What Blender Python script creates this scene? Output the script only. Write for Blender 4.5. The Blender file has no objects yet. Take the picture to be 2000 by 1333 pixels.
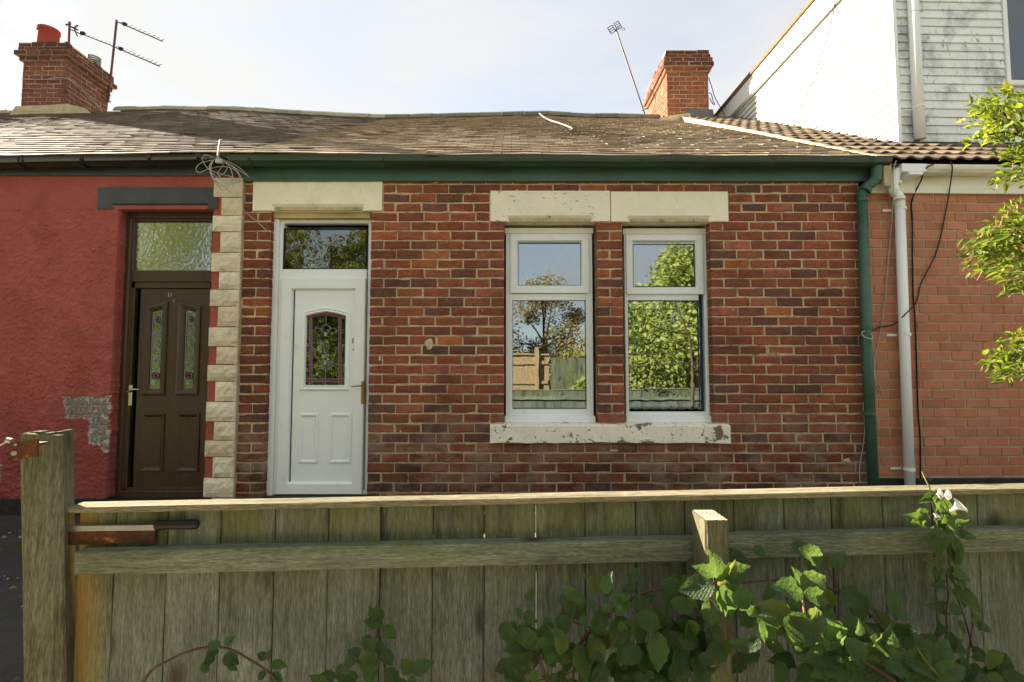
import bpy, math, random
from math import sin, cos, radians, pi, sqrt, atan2
from mathutils import Vector, Matrix
random.seed(7)
RND = random.Random(11)
SC = bpy.context.scene
COL = SC.collection

# ------------------------------------------------------------------ camera, sky, sun, exposure
EYE = Vector((0.0, -4.65, 1.28)); TILT = radians(3.37); FPX = 1000.0
cam = bpy.data.cameras.new('camera'); co = bpy.data.objects.new('camera', cam); COL.objects.link(co)
cam.sensor_width = 36.0; cam.lens = 18.0; cam.clip_start = 0.02; cam.clip_end = 500
co.location = EYE; co.rotation_euler = (radians(90) + TILT, 0, 0)
SC.camera = co
L = Vector((-.76, .475, .435)).normalized()
sun = bpy.data.lights.new('sun', 'SUN'); so = bpy.data.objects.new('sun', sun); COL.objects.link(so)
sun.energy = 5.0; sun.angle = radians(.5); sun.color = (1.0, .87, .69)
so.rotation_euler = L.to_track_quat('Z', 'Y').to_euler(); so.location = (-8, 6, 9)
W = bpy.data.worlds.new('World'); SC.world = W; W.use_nodes = True
wn = W.node_tree.nodes; wl = W.node_tree.links; wn.clear()
wo = wn.new('ShaderNodeOutputWorld'); bg = wn.new('ShaderNodeBackground'); bg.inputs[1].default_value = .056
sk = wn.new('ShaderNodeTexSky'); sk.sky_type = 'NISHITA'; sk.sun_disc = False
sk.sun_elevation = math.asin(L.z); sk.sun_rotation = atan2(L.x, L.y)
sk.air_density = 1.0; sk.dust_density = .25; sk.ozone_density = 1.4
tc = wn.new('ShaderNodeTexCoord'); mp = wn.new('ShaderNodeMapping')
mp.inputs['Scale'].default_value = (1.0, 1.6, 3.4); mp.inputs['Rotation'].default_value = (.1, .2, .5)
wl.new(tc.outputs['Generated'], mp.inputs['Vector'])
nz = wn.new('ShaderNodeTexNoise'); nz.inputs['Scale'].default_value = 1.25; nz.inputs['Detail'].default_value = 7; nz.inputs['Roughness'].default_value = .55
nz.inputs['Distortion'].default_value = .4
wl.new(mp.outputs[0], nz.inputs['Vector'])
cr = wn.new('ShaderNodeMapRange'); cr.inputs[1].default_value = .36; cr.inputs[2].default_value = .60; cr.inputs[3].default_value = .58; cr.inputs[4].default_value = .98
wl.new(nz.outputs[0], cr.inputs[0])
mx = wn.new('ShaderNodeMix'); mx.data_type = 'RGBA'
wl.new(cr.outputs[0], mx.inputs[0]); wl.new(sk.outputs[0], mx.inputs[6]); mx.inputs[7].default_value = (3.38, 3.34, 3.14, 1)
wl.new(mx.outputs[2], bg.inputs[0]); wl.new(bg.outputs[0], wo.inputs[0])
vs = SC.view_settings; vs.view_transform = 'Standard'; vs.look = 'None'; vs.gamma = 1; vs.exposure = 2.34
vs.use_curve_mapping = False
SC.cycles.max_bounces = 8; SC.cycles.transparent_max_bounces = 12

# ------------------------------------------------------------------ frames: points of the place from bearings
def bearing(px, py):
    u = (px - 1000) / FPX; v = (666.5 - py) / FPX
    return Vector((u, cos(TILT) - v * sin(TILT), sin(TILT) + v * cos(TILT)))
class Frame:
    def __init__(s, o, phi):
        s.o = Vector(o); s.phi = phi; s.inv = Matrix.Rotation(-phi, 3, 'Z')
    def hit(s, px, py, y=0.0):
        c = s.inv @ (EYE - s.o); d = s.inv @ bearing(px, py)
        t = (y - c.y) / d.y; p = c + d * t
        return p.x, p.z
    def x(s, px, y=0.0, py=700): return s.hit(px, py, y)[0]
    def z(s, py, y=0.0, px=1000): return s.hit(px, py, y)[1]
    def v(s, px, py, y=0.0):
        a, b = s.hit(px, py, y); return Vector((a, y, b))
M = Frame((0, 0, 0), 0.0)
R = Frame((3.2, 0, 0), radians(1.3))
F = Frame((-1.035, -3.44, 0), math.atan2(.1, 2.345))
def at(px, py, d):
    b = bearing(px, py); return EYE + b * (d / b.y)
def interp(tab, x):
    if x <= tab[0][0]: return tab[0][1]
    for (a, b), (c, d) in zip(tab, tab[1:]):
        if x <= c: 
            t = (x - a) / (c - a); t = t * t * (3 - 2 * t) * .5 + t * .5
            return b + (d - b) * t
    return tab[-1][1]

# ------------------------------------------------------------------ object helpers
class MB:
    def __init__(s): s.v = []; s.f = []; s.c = []; s.col = (1, 1, 1)
    def add(s, vs, fs, col=None):
        n = len(s.v); s.v += [tuple(p) for p in vs]; s.c += [col or s.col] * len(vs)
        s.f += [tuple(i + n for i in f) for f in fs]; return s
    def box(s, x0, x1, y0, y1, z0, z1, col=None, ch=0.0):
        if ch <= 0:
            return s.add([(x0,y0,z0),(x1,y0,z0),(x1,y1,z0),(x0,y1,z0),(x0,y0,z1),(x1,y0,z1),(x1,y1,z1),(x0,y1,z1)],
                     [(0,3,2,1),(4,5,6,7),(0,1,5,4),(1,2,6,5),(2,3,7,6),(3,0,4,7)], col)
        pts = []
        for (x, sx) in ((x0, 1), (x1, -1)):
            for (y, sy) in ((y0, 1), (y1, -1)):
                for (z, sz) in ((z0, 1), (z1, -1)):
                    pts += [(x + sx*ch, y + sy*ch, z), (x + sx*ch, y, z + sz*ch), (x, y + sy*ch, z + sz*ch)]
        bm_f = hull_faces_box()
        return s.add(pts, bm_f, col)
    def prism(s, poly, y0, y1, col=None, axis='y'):
        n = len(poly)
        if axis == 'y': vs = [(a, y0, b) for a, b in poly] + [(a, y1, b) for a, b in poly]
        elif axis == 'x': vs = [(y0, a, b) for a, b in poly] + [(y1, a, b) for a, b in poly]
        else: vs = [(a, b, y0) for a, b in poly] + [(a, b, y1) for a, b in poly]
        fs = [tuple(range(n)), tuple(range(2*n-1, n-1, -1))] + [(i, i+n, (i+1) % n + n, (i+1) % n) for i in range(n)]
        return s.add(vs, fs, col)
    def ring(s, poly, prof, col=None):
        # poly in (x,z) counter-clockwise, prof list of (inset, y): a mitred moulding round the polygon
        n = len(poly); vs = []
        for o, y in prof:
            for p in inset(poly, o): vs.append((p[0], y, p[1]))
        fs = []
        for k in range(len(prof) - 1):
            for i in range(n):
                j = (i + 1) % n
                fs.append((k*n+i, k*n+j, (k+1)*n+j, (k+1)*n+i))
        return s.add(vs, fs, col)
    def frame(s, x0, x1, z0, z1, w, y0, y1, col=None, lip=.010):
        return s.ring([(x0,z0),(x1,z0),(x1,z1),(x0,z1)], [(0,y1),(0,y0+.003),(.003,y0),(w-lip,y0),(w,y0+lip),(w,y1)], col)
    def tube(s, pts, r, n=6, col=None, cap=True, r1=None):
        pts = [Vector(p) for p in pts]; m = len(pts); rings = []
        up = Vector((0, 0, 1)); prev = None
        for i, p in enumerate(pts):
            t = (pts[min(i+1, m-1)] - pts[max(i-1, 0)])
            if t.length < 1e-9: t = Vector((0, 0, 1))
            t.normalize()
            if prev is None:
                a = t.cross(up if abs(t.z) < .9 else Vector((1, 0, 0))).normalized()
            else:
                a = (prev - t * prev.dot(t))
                a = a.normalized() if a.length > 1e-6 else t.orthogonal().normalized()
            prev = a; b = t.cross(a)
            rr = r if r1 is None else r + (r1 - r) * i / max(1, m - 1)
            rings.append([p + (a * cos(2*pi*k/n) + b * sin(2*pi*k/n)) * rr for k in range(n)])
        vs = [q for ring in rings for q in ring]
        fs = [(i*n+k, i*n+(k+1) % n, (i+1)*n+(k+1) % n, (i+1)*n+k) for i in range(m-1) for k in range(n)]
        if cap: fs += [tuple(range(n-1, -1, -1)), tuple((m-1)*n+k for k in range(n))]
        return s.add(vs, fs, col)
    def lathe(s, c, prof, n=20, col=None):
        vs = [(c[0]+r*cos(2*pi*k/n), c[1]+r*sin(2*pi*k/n), c[2]+z) for r, z in prof for k in range(n)]
        fs = [(i*n+k, i*n+(k+1) % n, (i+1)*n+(k+1) % n, (i+1)*n+k) for i in range(len(prof)-1) for k in range(n)]
        return s.add(vs, fs, col)
    def sweepx(s, prof, x0, x1, dz0=0, dz1=0, n=1, wob=0, col=None):
        m = len(prof); vs = []
        for i in range(n + 1):
            t = i / n; w = wob * sin(i * 2.1 + x0) if 0 < i < n else 0
            vs += [(x0 + (x1-x0)*t, y, z + dz0 + (dz1-dz0)*t + w) for y, z in prof]
        fs = [(i*m+k, i*m+(k+1) % m, (i+1)*m+(k+1) % m, (i+1)*m+k) for i in range(n) for k in range(m)]
        fs += [tuple(range(m-1, -1, -1)), tuple(n*m+k for k in range(m))]
        return s.add(vs, fs, col)
    def build(s, name, mat, parent=None, smooth=False, label=None, kind=None):
        me = bpy.data.meshes.new(name); me.from_pydata(s.v, [], s.f)
        ca = me.color_attributes.new('Col', 'FLOAT_COLOR', 'POINT')
        flat = []
        for c in s.c: flat += [c[0], c[1], c[2], 1.0]
        ca.data.foreach_set('color', flat)
        me.materials.append(mat)
        if smooth: me.polygons.foreach_set('use_smooth', [True] * len(me.polygons))
        me.update()
        o = bpy.data.objects.new(name, me); COL.objects.link(o)
        if parent: o.parent = parent
        if label: o['label'] = label
        if kind: o['kind'] = kind
        return o
_hb = None
def hull_faces_box():
    global _hb
    if _hb is None:
        import bmesh
        bm = bmesh.new()
        for x in (0, 1):
            for y in (0, 1):
                for z in (0, 1):
                    sx, sy, sz = 1-2*x, 1-2*y, 1-2*z; c = .2
                    for p in ((x+sx*c, y+sy*c, z), (x+sx*c, y, z+sz*c), (x, y+sy*c, z+sz*c)): bm.verts.new(p)
        bm.verts.index_update()
        r = bmesh.ops.convex_hull(bm, input=bm.verts)
        bmesh.ops.dissolve_limit(bm, angle_limit=.01, verts=bm.verts, edges=bm.edges)
        bm.verts.index_update()
        _hb = [tuple(v.index for v in f.verts) for f in bm.faces]; bm.free()
    return _hb
def inset(poly, o):
    n = len(poly); out = []
    for i in range(n):
        p0, p1, p2 = Vector(poly[i-1]), Vector(poly[i]), Vector(poly[(i+1) % n])
        d1 = (p1-p0).normalized(); d2 = (p2-p1).normalized()
        n1 = Vector((-d1.y, d1.x)); n2 = Vector((-d2.y, d2.x))
        k = 1 + n1.dot(n2); m = (n1 + n2) / max(k, .2)
        out.append((p1.x + m.x*o, p1.y + m.y*o))
    return out
def thing(name, label, cat, loc=(0, 0, 0), rz=0.0, group=None, kind=None):
    o = bpy.data.objects.new(name, None); COL.objects.link(o); o.empty_display_size = .1
    o.location = loc; o.rotation_euler = (0, 0, rz); o['label'] = label; o['category'] = cat
    if group: o['group'] = group
    if kind: o['kind'] = kind
    return o
def tag(o, label, cat, group=None):
    o['label'] = label; o['category'] = cat
    if group: o['group'] = group
    return o
def smooth_path(pts, n=6):
    pts = [Vector(p) for p in pts]; out = []
    for i in range(len(pts) - 1):
        p0 = pts[max(i-1, 0)]; p1 = pts[i]; p2 = pts[i+1]; p3 = pts[min(i+2, len(pts)-1)]
        for k in range(n):
            t = k / n
            out.append(.5 * ((2*p1) + (p2-p0)*t + (2*p0-5*p1+4*p2-p3)*t*t + (3*p1-p0-3*p2+p3)*t**3))
    out.append(pts[-1]); return out

# ------------------------------------------------------------------ materials
def lin(c): c /= 255.0; return c / 12.92 if c <= .04045 else ((c + .055) / 1.055) ** 2.4
def S(r, g, b, k=1.0): return (lin(r)*k, lin(g)*k, lin(b)*k)
def mat(name, col=None, rough=.8, var=(), blotch=(), bump=(), spec=.3, metal=0.0, coat=0.0, trans=None, vcol=False, off=False):
    """var: (scale, amount, stretch)  blotch: (colour, scale, lo, hi, stretch, amount)  bump: (scale, strength, distance, stretch)"""
    m = bpy.data.materials.new(name); m.use_nodes = True
    nt = m.node_tree; N = nt.nodes; K = nt.links; b = N['Principled BSDF']
    tcn = N.new('ShaderNodeTexCoord'); vec = tcn.outputs['Object']
    at_ = None
    if vcol or off:
        at_ = N.new('ShaderNodeAttribute'); at_.attribute_name = 'Col'
    if off:
        ad = N.new('ShaderNodeVectorMath'); ad.operation = 'MULTIPLY_ADD'
        K.new(at_.outputs['Color'], ad.inputs[0]); ad.inputs[1].default_value = (37, 53, 71); K.new(vec, ad.inputs[2]); vec = ad.outputs[0]
    def noise(scale, stretch, detail=6, rough_=.6, dist=0.0):
        v = vec
        if stretch:
            mpn = N.new('ShaderNodeMapping'); mpn.inputs['Scale'].default_value = stretch; K.new(v, mpn.inputs[0]); v = mpn.outputs[0]
        n = N.new('ShaderNodeTexNoise'); n.inputs['Scale'].default_value = scale; n.inputs['Detail'].default_value = detail
        n.inputs['Roughness'].default_value = rough_; n.inputs['Distortion'].default_value = dist
        K.new(v, n.inputs['Vector']); return n.outputs[0]
    if vcol: cur = at_.outputs['Color']
    else:
        rgb = N.new('ShaderNodeRGB'); rgb.outputs[0].default_value = (*col, 1); cur = rgb.outputs[0]
    for sc_, am, st in var:
        o = noise(sc_, st)
        mr = N.new('ShaderNodeMapRange'); mr.inputs[1].default_value = .3; mr.inputs[2].default_value = .7
        mr.inputs[3].default_value = 1 - am; mr.inputs[4].default_value = 1 + am; K.new(o, mr.inputs[0])
        mm = N.new('ShaderNodeVectorMath'); mm.operation = 'SCALE'; K.new(cur, mm.inputs[0]); K.new(mr.outputs[0], mm.inputs['Scale']); cur = mm.outputs[0]
    for bl in blotch:
        c, sc_, lo, hi, st, am = bl[:6]
        o = noise(sc_, st, 8, .65, .3)
        mr = N.new('ShaderNodeMapRange'); mr.inputs[1].default_value = lo; mr.inputs[2].default_value = hi; mr.inputs[3].default_value = 0; mr.inputs[4].default_value = am
        K.new(o, mr.inputs[0]); fac = mr.outputs[0]
        if len(bl) > 6:   # (axis, from, to): where along an axis the stain lives
            ax, a0, a1 = bl[6]
            sp = N.new('ShaderNodeSeparateXYZ'); K.new(tcn.outputs['Object'], sp.inputs[0])
            m2 = N.new('ShaderNodeMapRange'); m2.inputs[1].default_value = a0; m2.inputs[2].default_value = a1; K.new(sp.outputs[ax], m2.inputs[0])
            mu = N.new('ShaderNodeMath'); mu.operation = 'MULTIPLY'; K.new(fac, mu.inputs[0]); K.new(m2.outputs[0], mu.inputs[1]); fac = mu.outputs[0]
        mi = N.new('ShaderNodeMix'); mi.data_type = 'RGBA'; K.new(fac, mi.inputs[0]); K.new(cur, mi.inputs[6]); mi.inputs[7].default_value = (*c, 1); cur = mi.outputs[2]
    K.new(cur, b.inputs['Base Color'])
    b.inputs['Roughness'].default_value = rough; b.inputs['Specular IOR Level'].default_value = spec; b.inputs['Metallic'].default_value = metal
    if coat: b.inputs['Coat Weight'].default_value = coat; b.inputs['Coat Roughness'].default_value = .1
    nrm = None
    for sc_, stg, dist, st in bump:
        o = noise(sc_, st, 5, .6)
        bp = N.new('ShaderNodeBump'); bp.inputs['Strength'].default_value = stg; bp.inputs['Distance'].default_value = dist
        K.new(o, bp.inputs['Height'])
        if nrm: K.new(nrm, bp.inputs['Normal'])
        nrm = bp.outputs[0]
    if nrm: K.new(nrm, b.inputs['Normal'])
    if trans:
        tr = N.new('ShaderNodeBsdfTranslucent'); mxs = N.new('ShaderNodeMixShader'); mxs.inputs[0].default_value = trans[1]
        mm = N.new('ShaderNodeVectorMath'); mm.operation = 'MULTIPLY'; K.new(cur, mm.inputs[0]); mm.inputs[1].default_value = trans[0]
        K.new(mm.outputs[0], tr.inputs[0])
        if nrm: K.new(nrm, tr.inputs['Normal'])
        K.new(b.outputs[0], mxs.inputs[1]); K.new(tr.outputs[0], mxs.inputs[2]); K.new(mxs.outputs[0], N['Material Output'].inputs[0])
    m['n'] = 0; del m['n']
    return m
def glass(name, refl=.3, tint=(.8, .85, .86), wave=.0, rough=0.0, scale=3.0):
    m = bpy.data.materials.new(name); m.use_nodes = True
    N = m.node_tree.nodes; K = m.node_tree.links; N.remove(N['Principled BSDF'])
    t = N.new('ShaderNodeBsdfTransparent'); t.inputs[0].default_value = (*tint, 1)
    g = N.new('ShaderNodeBsdfGlossy'); g.inputs['Roughness'].default_value = rough; g.inputs[0].default_value = (.84, .94, 1, 1)
    mi = N.new('ShaderNodeMixShader')
    fr = N.new('ShaderNodeLayerWeight'); fr.inputs[0].default_value = .35
    mr = N.new('ShaderNodeMapRange'); mr.inputs[3].default_value = refl; mr.inputs[4].default_value = 1.0
    K.new(fr.outputs['Fresnel'], mr.inputs[0]); K.new(mr.outputs[0], mi.inputs[0])
    K.new(t.outputs[0], mi.inputs[1]); K.new(g.outputs[0], mi.inputs[2]); K.new(mi.outputs[0], N['Material Output'].inputs[0])
    if wave:
        tcn = N.new('ShaderNodeTexCoord'); n = N.new('ShaderNodeTexNoise'); n.inputs['Scale'].default_value = scale; n.inputs['Detail'].default_value = 2
        bp = N.new('ShaderNodeBump'); bp.inputs['Strength'].default_value = wave; bp.inputs['Distance'].default_value = .01
        K.new(tcn.outputs['Object'], n.inputs['Vector']); K.new(n.outputs[0], bp.inputs['Height']); K.new(bp.outputs[0], g.inputs['Normal'])
    return m
KS = 1.25
SOOT = (.03, .024, .02)
MT = {}
MT['brick'] = mat('old_brick', vcol=True, rough=.9, var=((9, .24, (1, 1, 2)), (60, .26, None), (220, .22, None)),
    blotch=((SOOT, 1.3, .50, .72, (1, 1, 1.4), .45), (S(162, 144, 126), 2.6, .44, .68, (1, 1, 1.6), .72, (2, .98, .66)), (SOOT, 2.0, .38, .66, (1, 1, .8), .55, (2, .75, .2)), (SOOT, 16, .55, .74, (1, 1, 1.8), .6), ((.30, .13, .07), 30, .62, .72, None, .45), (S(205, 195, 180), 55, .66, .74, None, .6), (S(150, 140, 120), 7, .62, .80, None, .28)),
    bump=((40, .8, .009, None), (150, .7, .005, None)), spec=.15)
MT['newbrick'] = mat('smooth_brick', vcol=True, rough=.85, var=((6, .10, None), (120, .10, None)), blotch=((S(190, 175, 160), 20, .66, .80, None, .35), (SOOT, 5, .56, .78, None, .3), (S(176, 96, 60), 1.6, .5, .72, None, .4), (SOOT, 2.5, .4, .7, (1, 1, .8), .4, (2, .6, .15))), bump=((160, .35, .003, None),), spec=.2)
MT['mortar'] = mat('lime_mortar', S(190, 172, 136, 1.05), .95, var=((12, .22, None), (120, .18, None)), blotch=((SOOT, 1.3, .50, .72, (1, 1, 1.4), .45), (S(162, 144, 126), 2.6, .44, .68, (1, 1, 1.6), .72, (2, .98, .66)), (SOOT, 2.0, .38, .66, (1, 1, .8), .55, (2, .75, .2)), (S(104, 88, 68), 6, .52, .68, None, .75), (S(66, 54, 44), 11, .58, .70, None, .7)), bump=((110, .7, .006, None),), spec=.1)
MT['spot'] = mat('cement_dab', S(192, 176, 150), .95, var=((60, .2, None),), bump=((90, .6, .004, None),))
MT['chmortar'] = mat('sooty_mortar', S(172, 146, 118), .95, var=((12, .25, None),), blotch=((S(90, 74, 62), 4, .55, .72, None, .7),))
MT['newmortar'] = mat('grey_mortar', S(172, 158, 126, 1.05), .95, var=((14, .2, None), (160, .15, None)), blotch=((S(96, 88, 72), 4, .5, .7, None, .6),), bump=((140, .5, .004, None),), spec=.1)
MT['cream'] = mat('cream_paint', S(222, 216, 194, 1.18), .6, var=((5, .05, None), (60, .04, None)), blotch=((S(168, 158, 120), 3.5, .55, .8, None, .5), (S(110, 106, 100), 34, .665, .70, (1, 1, 2.4), .85)), bump=((30, .25, .003, None), (160, .2, .001, None)))
MT['cream_flake'] = mat('flaking_cream_paint', S(222, 216, 196, 1.18), .6, var=((5, .06, None),), blotch=((S(120, 122, 138), 13, .60, .635, (1, 1, 3.2), .85), (S(150, 140, 105), 4, .58, .8, None, .4)), bump=((40, .4, .004, (1, 1, 2)),))
MT['sill'] = mat('peeling_sill_paint', S(224, 218, 202, 1.18), .65, var=((5, .08, None), (50, .06, None)), blotch=((S(112, 100, 76), 4.6, .555, .58, (1, 1, 1.3), .95), (S(90, 84, 70), 22, .60, .63, None, .85)), bump=((5, .6, .006, None), (60, .35, .003, None)))
MT['upvc'] = mat('white_plastic', S(220, 225, 225, 1.15), .34, var=((3, .03, None),), blotch=((S(150, 148, 138), 7, .62, .80, (1, 1, .5), .35), (S(120, 115, 100), 60, .70, .74, None, .5)), bump=((4, .05, .002, None),), spec=.45)
MT['upvc_old'] = mat('yellowed_plastic', S(224, 224, 214, 1.1), .45, var=((3, .04, None),), blotch=((S(150, 135, 95), 6, .58, .80, (.5, 1, 1), .45), (S(110, 108, 98), 40, .68, .73, None, .5)), spec=.4)
MT['soffit'] = mat('stained_timber_head', S(176, 160, 108, 1.1), .7, var=((8, .18, (.3, 1, 1)),), blotch=((S(96, 82, 38), 9, .5, .7, (.3, 1, 2), .7),))
MT['brown'] = mat('brown_woodgrain', S(62, 45, 27, 1.0), .38, var=((18, .35, (6, 1, .25)),), bump=((20, .25, .002, (6, 1, .25)),), spec=.5)
MT['green'] = mat('green_paint', S(60, 92, 76, 1.1), .42, var=((4, .12, None),), blotch=((S(34, 50, 30), 5, .52, .78, (.3, 1, 1), .6), (S(150, 150, 140), 60, .71, .74, None, .6)), bump=((30, .12, .002, None),), spec=.4)
MT['gutter'] = mat('dark_green_gutter', S(46, 66, 50, 1.0), .35, var=((4, .2, (.3, 1, 1)),), blotch=((S(30, 44, 18), 4, .5, .75, (.35, 1, 1), .6), (S(150, 150, 140), 70, .72, .75, None, .6)), spec=.5)
MT['black'] = mat('black_paint', S(50, 55, 58), .34, var=((5, .25, None), (30, .2, (1, 1, 3))), blotch=((S(54, 58, 22), 5, .5, .7, (.4, 1, 1), .7, (2, 2.84, 2.79)),), bump=((20, .3, .003, (.4, 1, 3)),), spec=.6)
MT['blackgutter'] = mat('black_gutter', S(32, 38, 34), .22, var=((4, .2, None),), blotch=((S(52, 60, 26), 4, .55, .75, (.3, 1, 1), .5),), spec=.6)
MT['plinth'] = mat('tarred_plinth', S(34, 34, 34), .6, var=((9, .3, None),), blotch=((S(90, 85, 78), 18, .62, .70, None, .7),), bump=((30, .6, .008, None),))
MT['stone'] = mat('sandstone_quoin', vcol=True, rough=.85, var=((9, .12, None), (90, .10, None)), blotch=((S(165, 130, 88), 11, .54, .72, (1, 1, 1.6), .6),), bump=((14, .9, .014, (1, 1, 2)), (70, .4, .004, None)), spec=.15)
MT['tile'] = mat('clay_roof_tile', vcol=True, rough=.85, var=((3, .18, None), (60, .22, None)), blotch=((S(70, 66, 44), 6, .58, .74, None, .45), (S(215, 200, 170), 45, .68, .73, None, .6)), bump=((70, .5, .004, None),), spec=.2)
MT['pantile'] = mat('concrete_pantile', vcol=True, rough=.9, var=((6, .2, None), (90, .2, None)), blotch=((S(190, 170, 130), 16, .60, .72, None, .5),), bump=((90, .5, .004, None),), spec=.15)
MT['ridge'] = mat('grey_ridge_tile', vcol=True, rough=.9, var=((7, .2, None), (60, .2, None)), blotch=((S(150, 150, 110), 9, .58, .70, None, .5),), bump=((60, .5, .005, None),))
MT['fillet'] = mat('mortar_fillet', S(190, 172, 140), .95, var=((9, .2, None),), blotch=((S(120, 120, 100), 6, .55, .7, None, .6),), bump=((30, .8, .012, None),))
MT['lead'] = mat('lead_flashing', S(88, 90, 92), .6, var=((6, .25, None),), bump=((9, .5, .01, None),), spec=.4)
MT['pot'] = mat('terracotta', S(150, 62, 44), .8, var=((7, .15, None),), blotch=((SOOT, 6, .6, .8, None, .5),))
MT['clad'] = mat('white_cladding', vcol=True, rough=.55, var=((4, .05, None), (60, .05, (.3, 1, 2))), blotch=((S(92, 92, 82), 3.2, .50, .70, (.8, 1, .7), .7), (S(70, 70, 62), 20, .58, .70, (1, 1, .3), .7)), spec=.3)
MT['cladside'] = mat('white_side_cladding', vcol=True, rough=.55, var=((4, .04, None),), spec=.3)
MT['felt'] = mat('felt_roof_edge', S(112, 94, 68), .9, var=((12, .3, None),))
MT['blind'] = mat('vertical_blind', S(112, 148, 190), .8, var=((20, .05, (1, 1, .1)),))
MT['curtain'] = mat('blue_grey_curtain', S(66, 98, 145), .9, var=((14, .12, (3, 1, .1)),))
MT['room'] = mat('dim_room', S(96, 92, 86), .95, var=((2, .1, None),))
MT['steel'] = mat('grey_metal', S(150, 148, 144), .4, metal=.8, var=((30, .2, None),))
MT['aerial'] = mat('weathered_aerial', S(84, 80, 78), .5, metal=.5, var=((30, .2, None),))
MT['mast'] = mat('oxblood_mast', S(104, 56, 60), .5, var=((20, .2, None),))
MT['brass'] = mat('brass', S(150, 118, 48), .3, metal=1.0, var=((30, .12, None),))
MT['chrome'] = mat('chrome', S(200, 200, 200), .15, metal=1.0)
MT['came'] = mat('lead_came', S(150, 160, 165), .4, metal=.4)
MT['purple'] = mat('magenta_glass_strip', S(150, 52, 92), .2, spec=.6)
MT['rose'] = mat('dark_red_glass', S(60, 14, 18), .2, spec=.6)
MT['wire_w'] = mat('grey_wire', S(176, 172, 158), .5, var=((20, .15, None),))
MT['wire_k'] = mat('black_cable', S(24, 24, 24), .5)
MT['rust'] = mat('rusty_steel', S(86, 52, 30), .8, var=((18, .35, (.5, 1, 1)), (90, .35, None)), blotch=((S(48, 32, 22), 14, .46, .66, (.5, 1, 1), .85), (S(176, 108, 48), 60, .58, .70, None, .8)), bump=((90, .5, .002, None),), metal=.2)
MT['plastic'] = mat('black_plastic', S(14, 15, 16), .45, spec=.3)
MT['slate'] = mat('loose_slate', S(120, 116, 112), .7)
GRN = S(92, 98, 50)
def knots(m, st, amt=.8):
    nt = m.node_tree; N = nt.nodes; K = nt.links; b = N['Principled BSDF']; src = b.inputs['Base Color'].links[0].from_socket
    ad = [n for n in N if n.type == 'VECT_MATH' and n.operation == 'MULTIPLY_ADD'][0]
    mpn = N.new('ShaderNodeMapping'); mpn.inputs['Scale'].default_value = st; K.new(ad.outputs[0], mpn.inputs[0])
    vo = N.new('ShaderNodeTexVoronoi'); vo.inputs['Scale'].default_value = 1.0; K.new(mpn.outputs[0], vo.inputs['Vector'])
    mr = N.new('ShaderNodeMapRange'); mr.inputs[1].default_value = .22; mr.inputs[2].default_value = .10; mr.inputs[3].default_value = 0; mr.inputs[4].default_value = amt; K.new(vo.outputs['Distance'], mr.inputs[0])
    mi = N.new('ShaderNodeMix'); mi.data_type = 'RGBA'; K.new(mr.outputs[0], mi.inputs[0]); K.new(src, mi.inputs[6]); mi.inputs[7].default_value = (*S(58, 50, 38), 1); K.new(mi.outputs[2], b.inputs['Base Color'])
def wood(name, c, st, green=.55, dark=.5, zmask=()):
    m = mat(name, c, .88, var=((10, .22, st), (46, .34, st), (120, .42, tuple(min(a, 3) if a > 1 else .45 for a in st)), (1.8, .25, None)), off=True,
        blotch=((GRN, 2.2, .46, .74, (1.6, 1, .9), green), (S(44, 40, 30), 4, .58, .76, tuple(.5*a if a < 2 else a*.3 for a in st), dark), (S(168, 166, 152), 13, .60, .76, st, .6)) + zmask,
        bump=((30, .9, .006, st), (90, .7, .003, st)), spec=.12)
    knots(m, tuple(5 if a < 2 else 7.0 for a in st) if st[2] > 2 else (8, 8, 4.5)); return m
MT['board'] = wood('weathered_fence_board', S(106, 113, 105, 1.0), (6, 3, .35), .32, .5, ((S(96, 98, 44), 3, .30, .60, (2, 1, .6), .8, (2, .70, .97)), (S(40, 38, 24), 6, .50, .66, (2.4, 1, .5), .75, (2, .62, .80)), (S(84, 80, 72), 2.4, .4, .62, (1.5, 1, .5), .6, (2, .8, .5))))
MT['rail'] = wood('weathered_fence_rail', S(112, 118, 101, 1.0), (.35, 3, 6), .55, .4)
MT['cap'] = wood('weathered_fence_cap', S(126, 119, 97, 1.0), (.35, 4, 6), .4, .4)
MT['post'] = wood('mossy_fence_post', S(98, 96, 76, 1.0), (5, 5, .3), .35, .5)
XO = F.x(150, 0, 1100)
MT['ochre'] = wood('painted_glow_board', S(102, 104, 84, 1.0), (6, 3, .35), .5, .3, ((S(178, 138, 50), 2.5, .15, .55, (2, 1, .4), .75, (0, XO + .075, XO)),))  # warm sunlight beside the gate post, painted into the board's colour
MT['farboard'] = mat('pale_fence_board', S(150, 128, 96), .85, off=True, var=((10, .2, (5, 3, .3)),), blotch=((S(90, 80, 60), 4, .55, .72, (3, 1, .4), .6),))
MT['soil'] = mat('ground_grass', S(74, 82, 42), .95, var=((1.2, .3, None), (14, .3, None)), blotch=((S(92, 74, 52), .8, .48, .62, None, .8),), bump=((25, .8, .04, None),))
MT['yard'] = mat('yard_tarmac', S(58, 56, 54), .92, var=((3, .25, None), (90, .3, None)), blotch=((S(46, 58, 22), 1.6, .52, .62, None, .85), (S(190, 180, 165), 26, .70, .72, None, .8)), bump=((60, .7, .01, None), (5, .4, .02, None)))
MT['twig'] = mat('bramble_cane', S(72, 52, 42), .7, var=((30, .3, None),))
MT['vine'] = mat('green_stem', S(90, 84, 42), .7, var=((30, .3, None),))
MT['bark'] = mat('bark', S(92, 78, 60), .9, var=((12, .3, (3, 3, .6)),), bump=((30, .8, .01, (3, 3, .6)),))
MT['redtip'] = mat('pink_shoot', S(196, 140, 110), .7)
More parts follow.
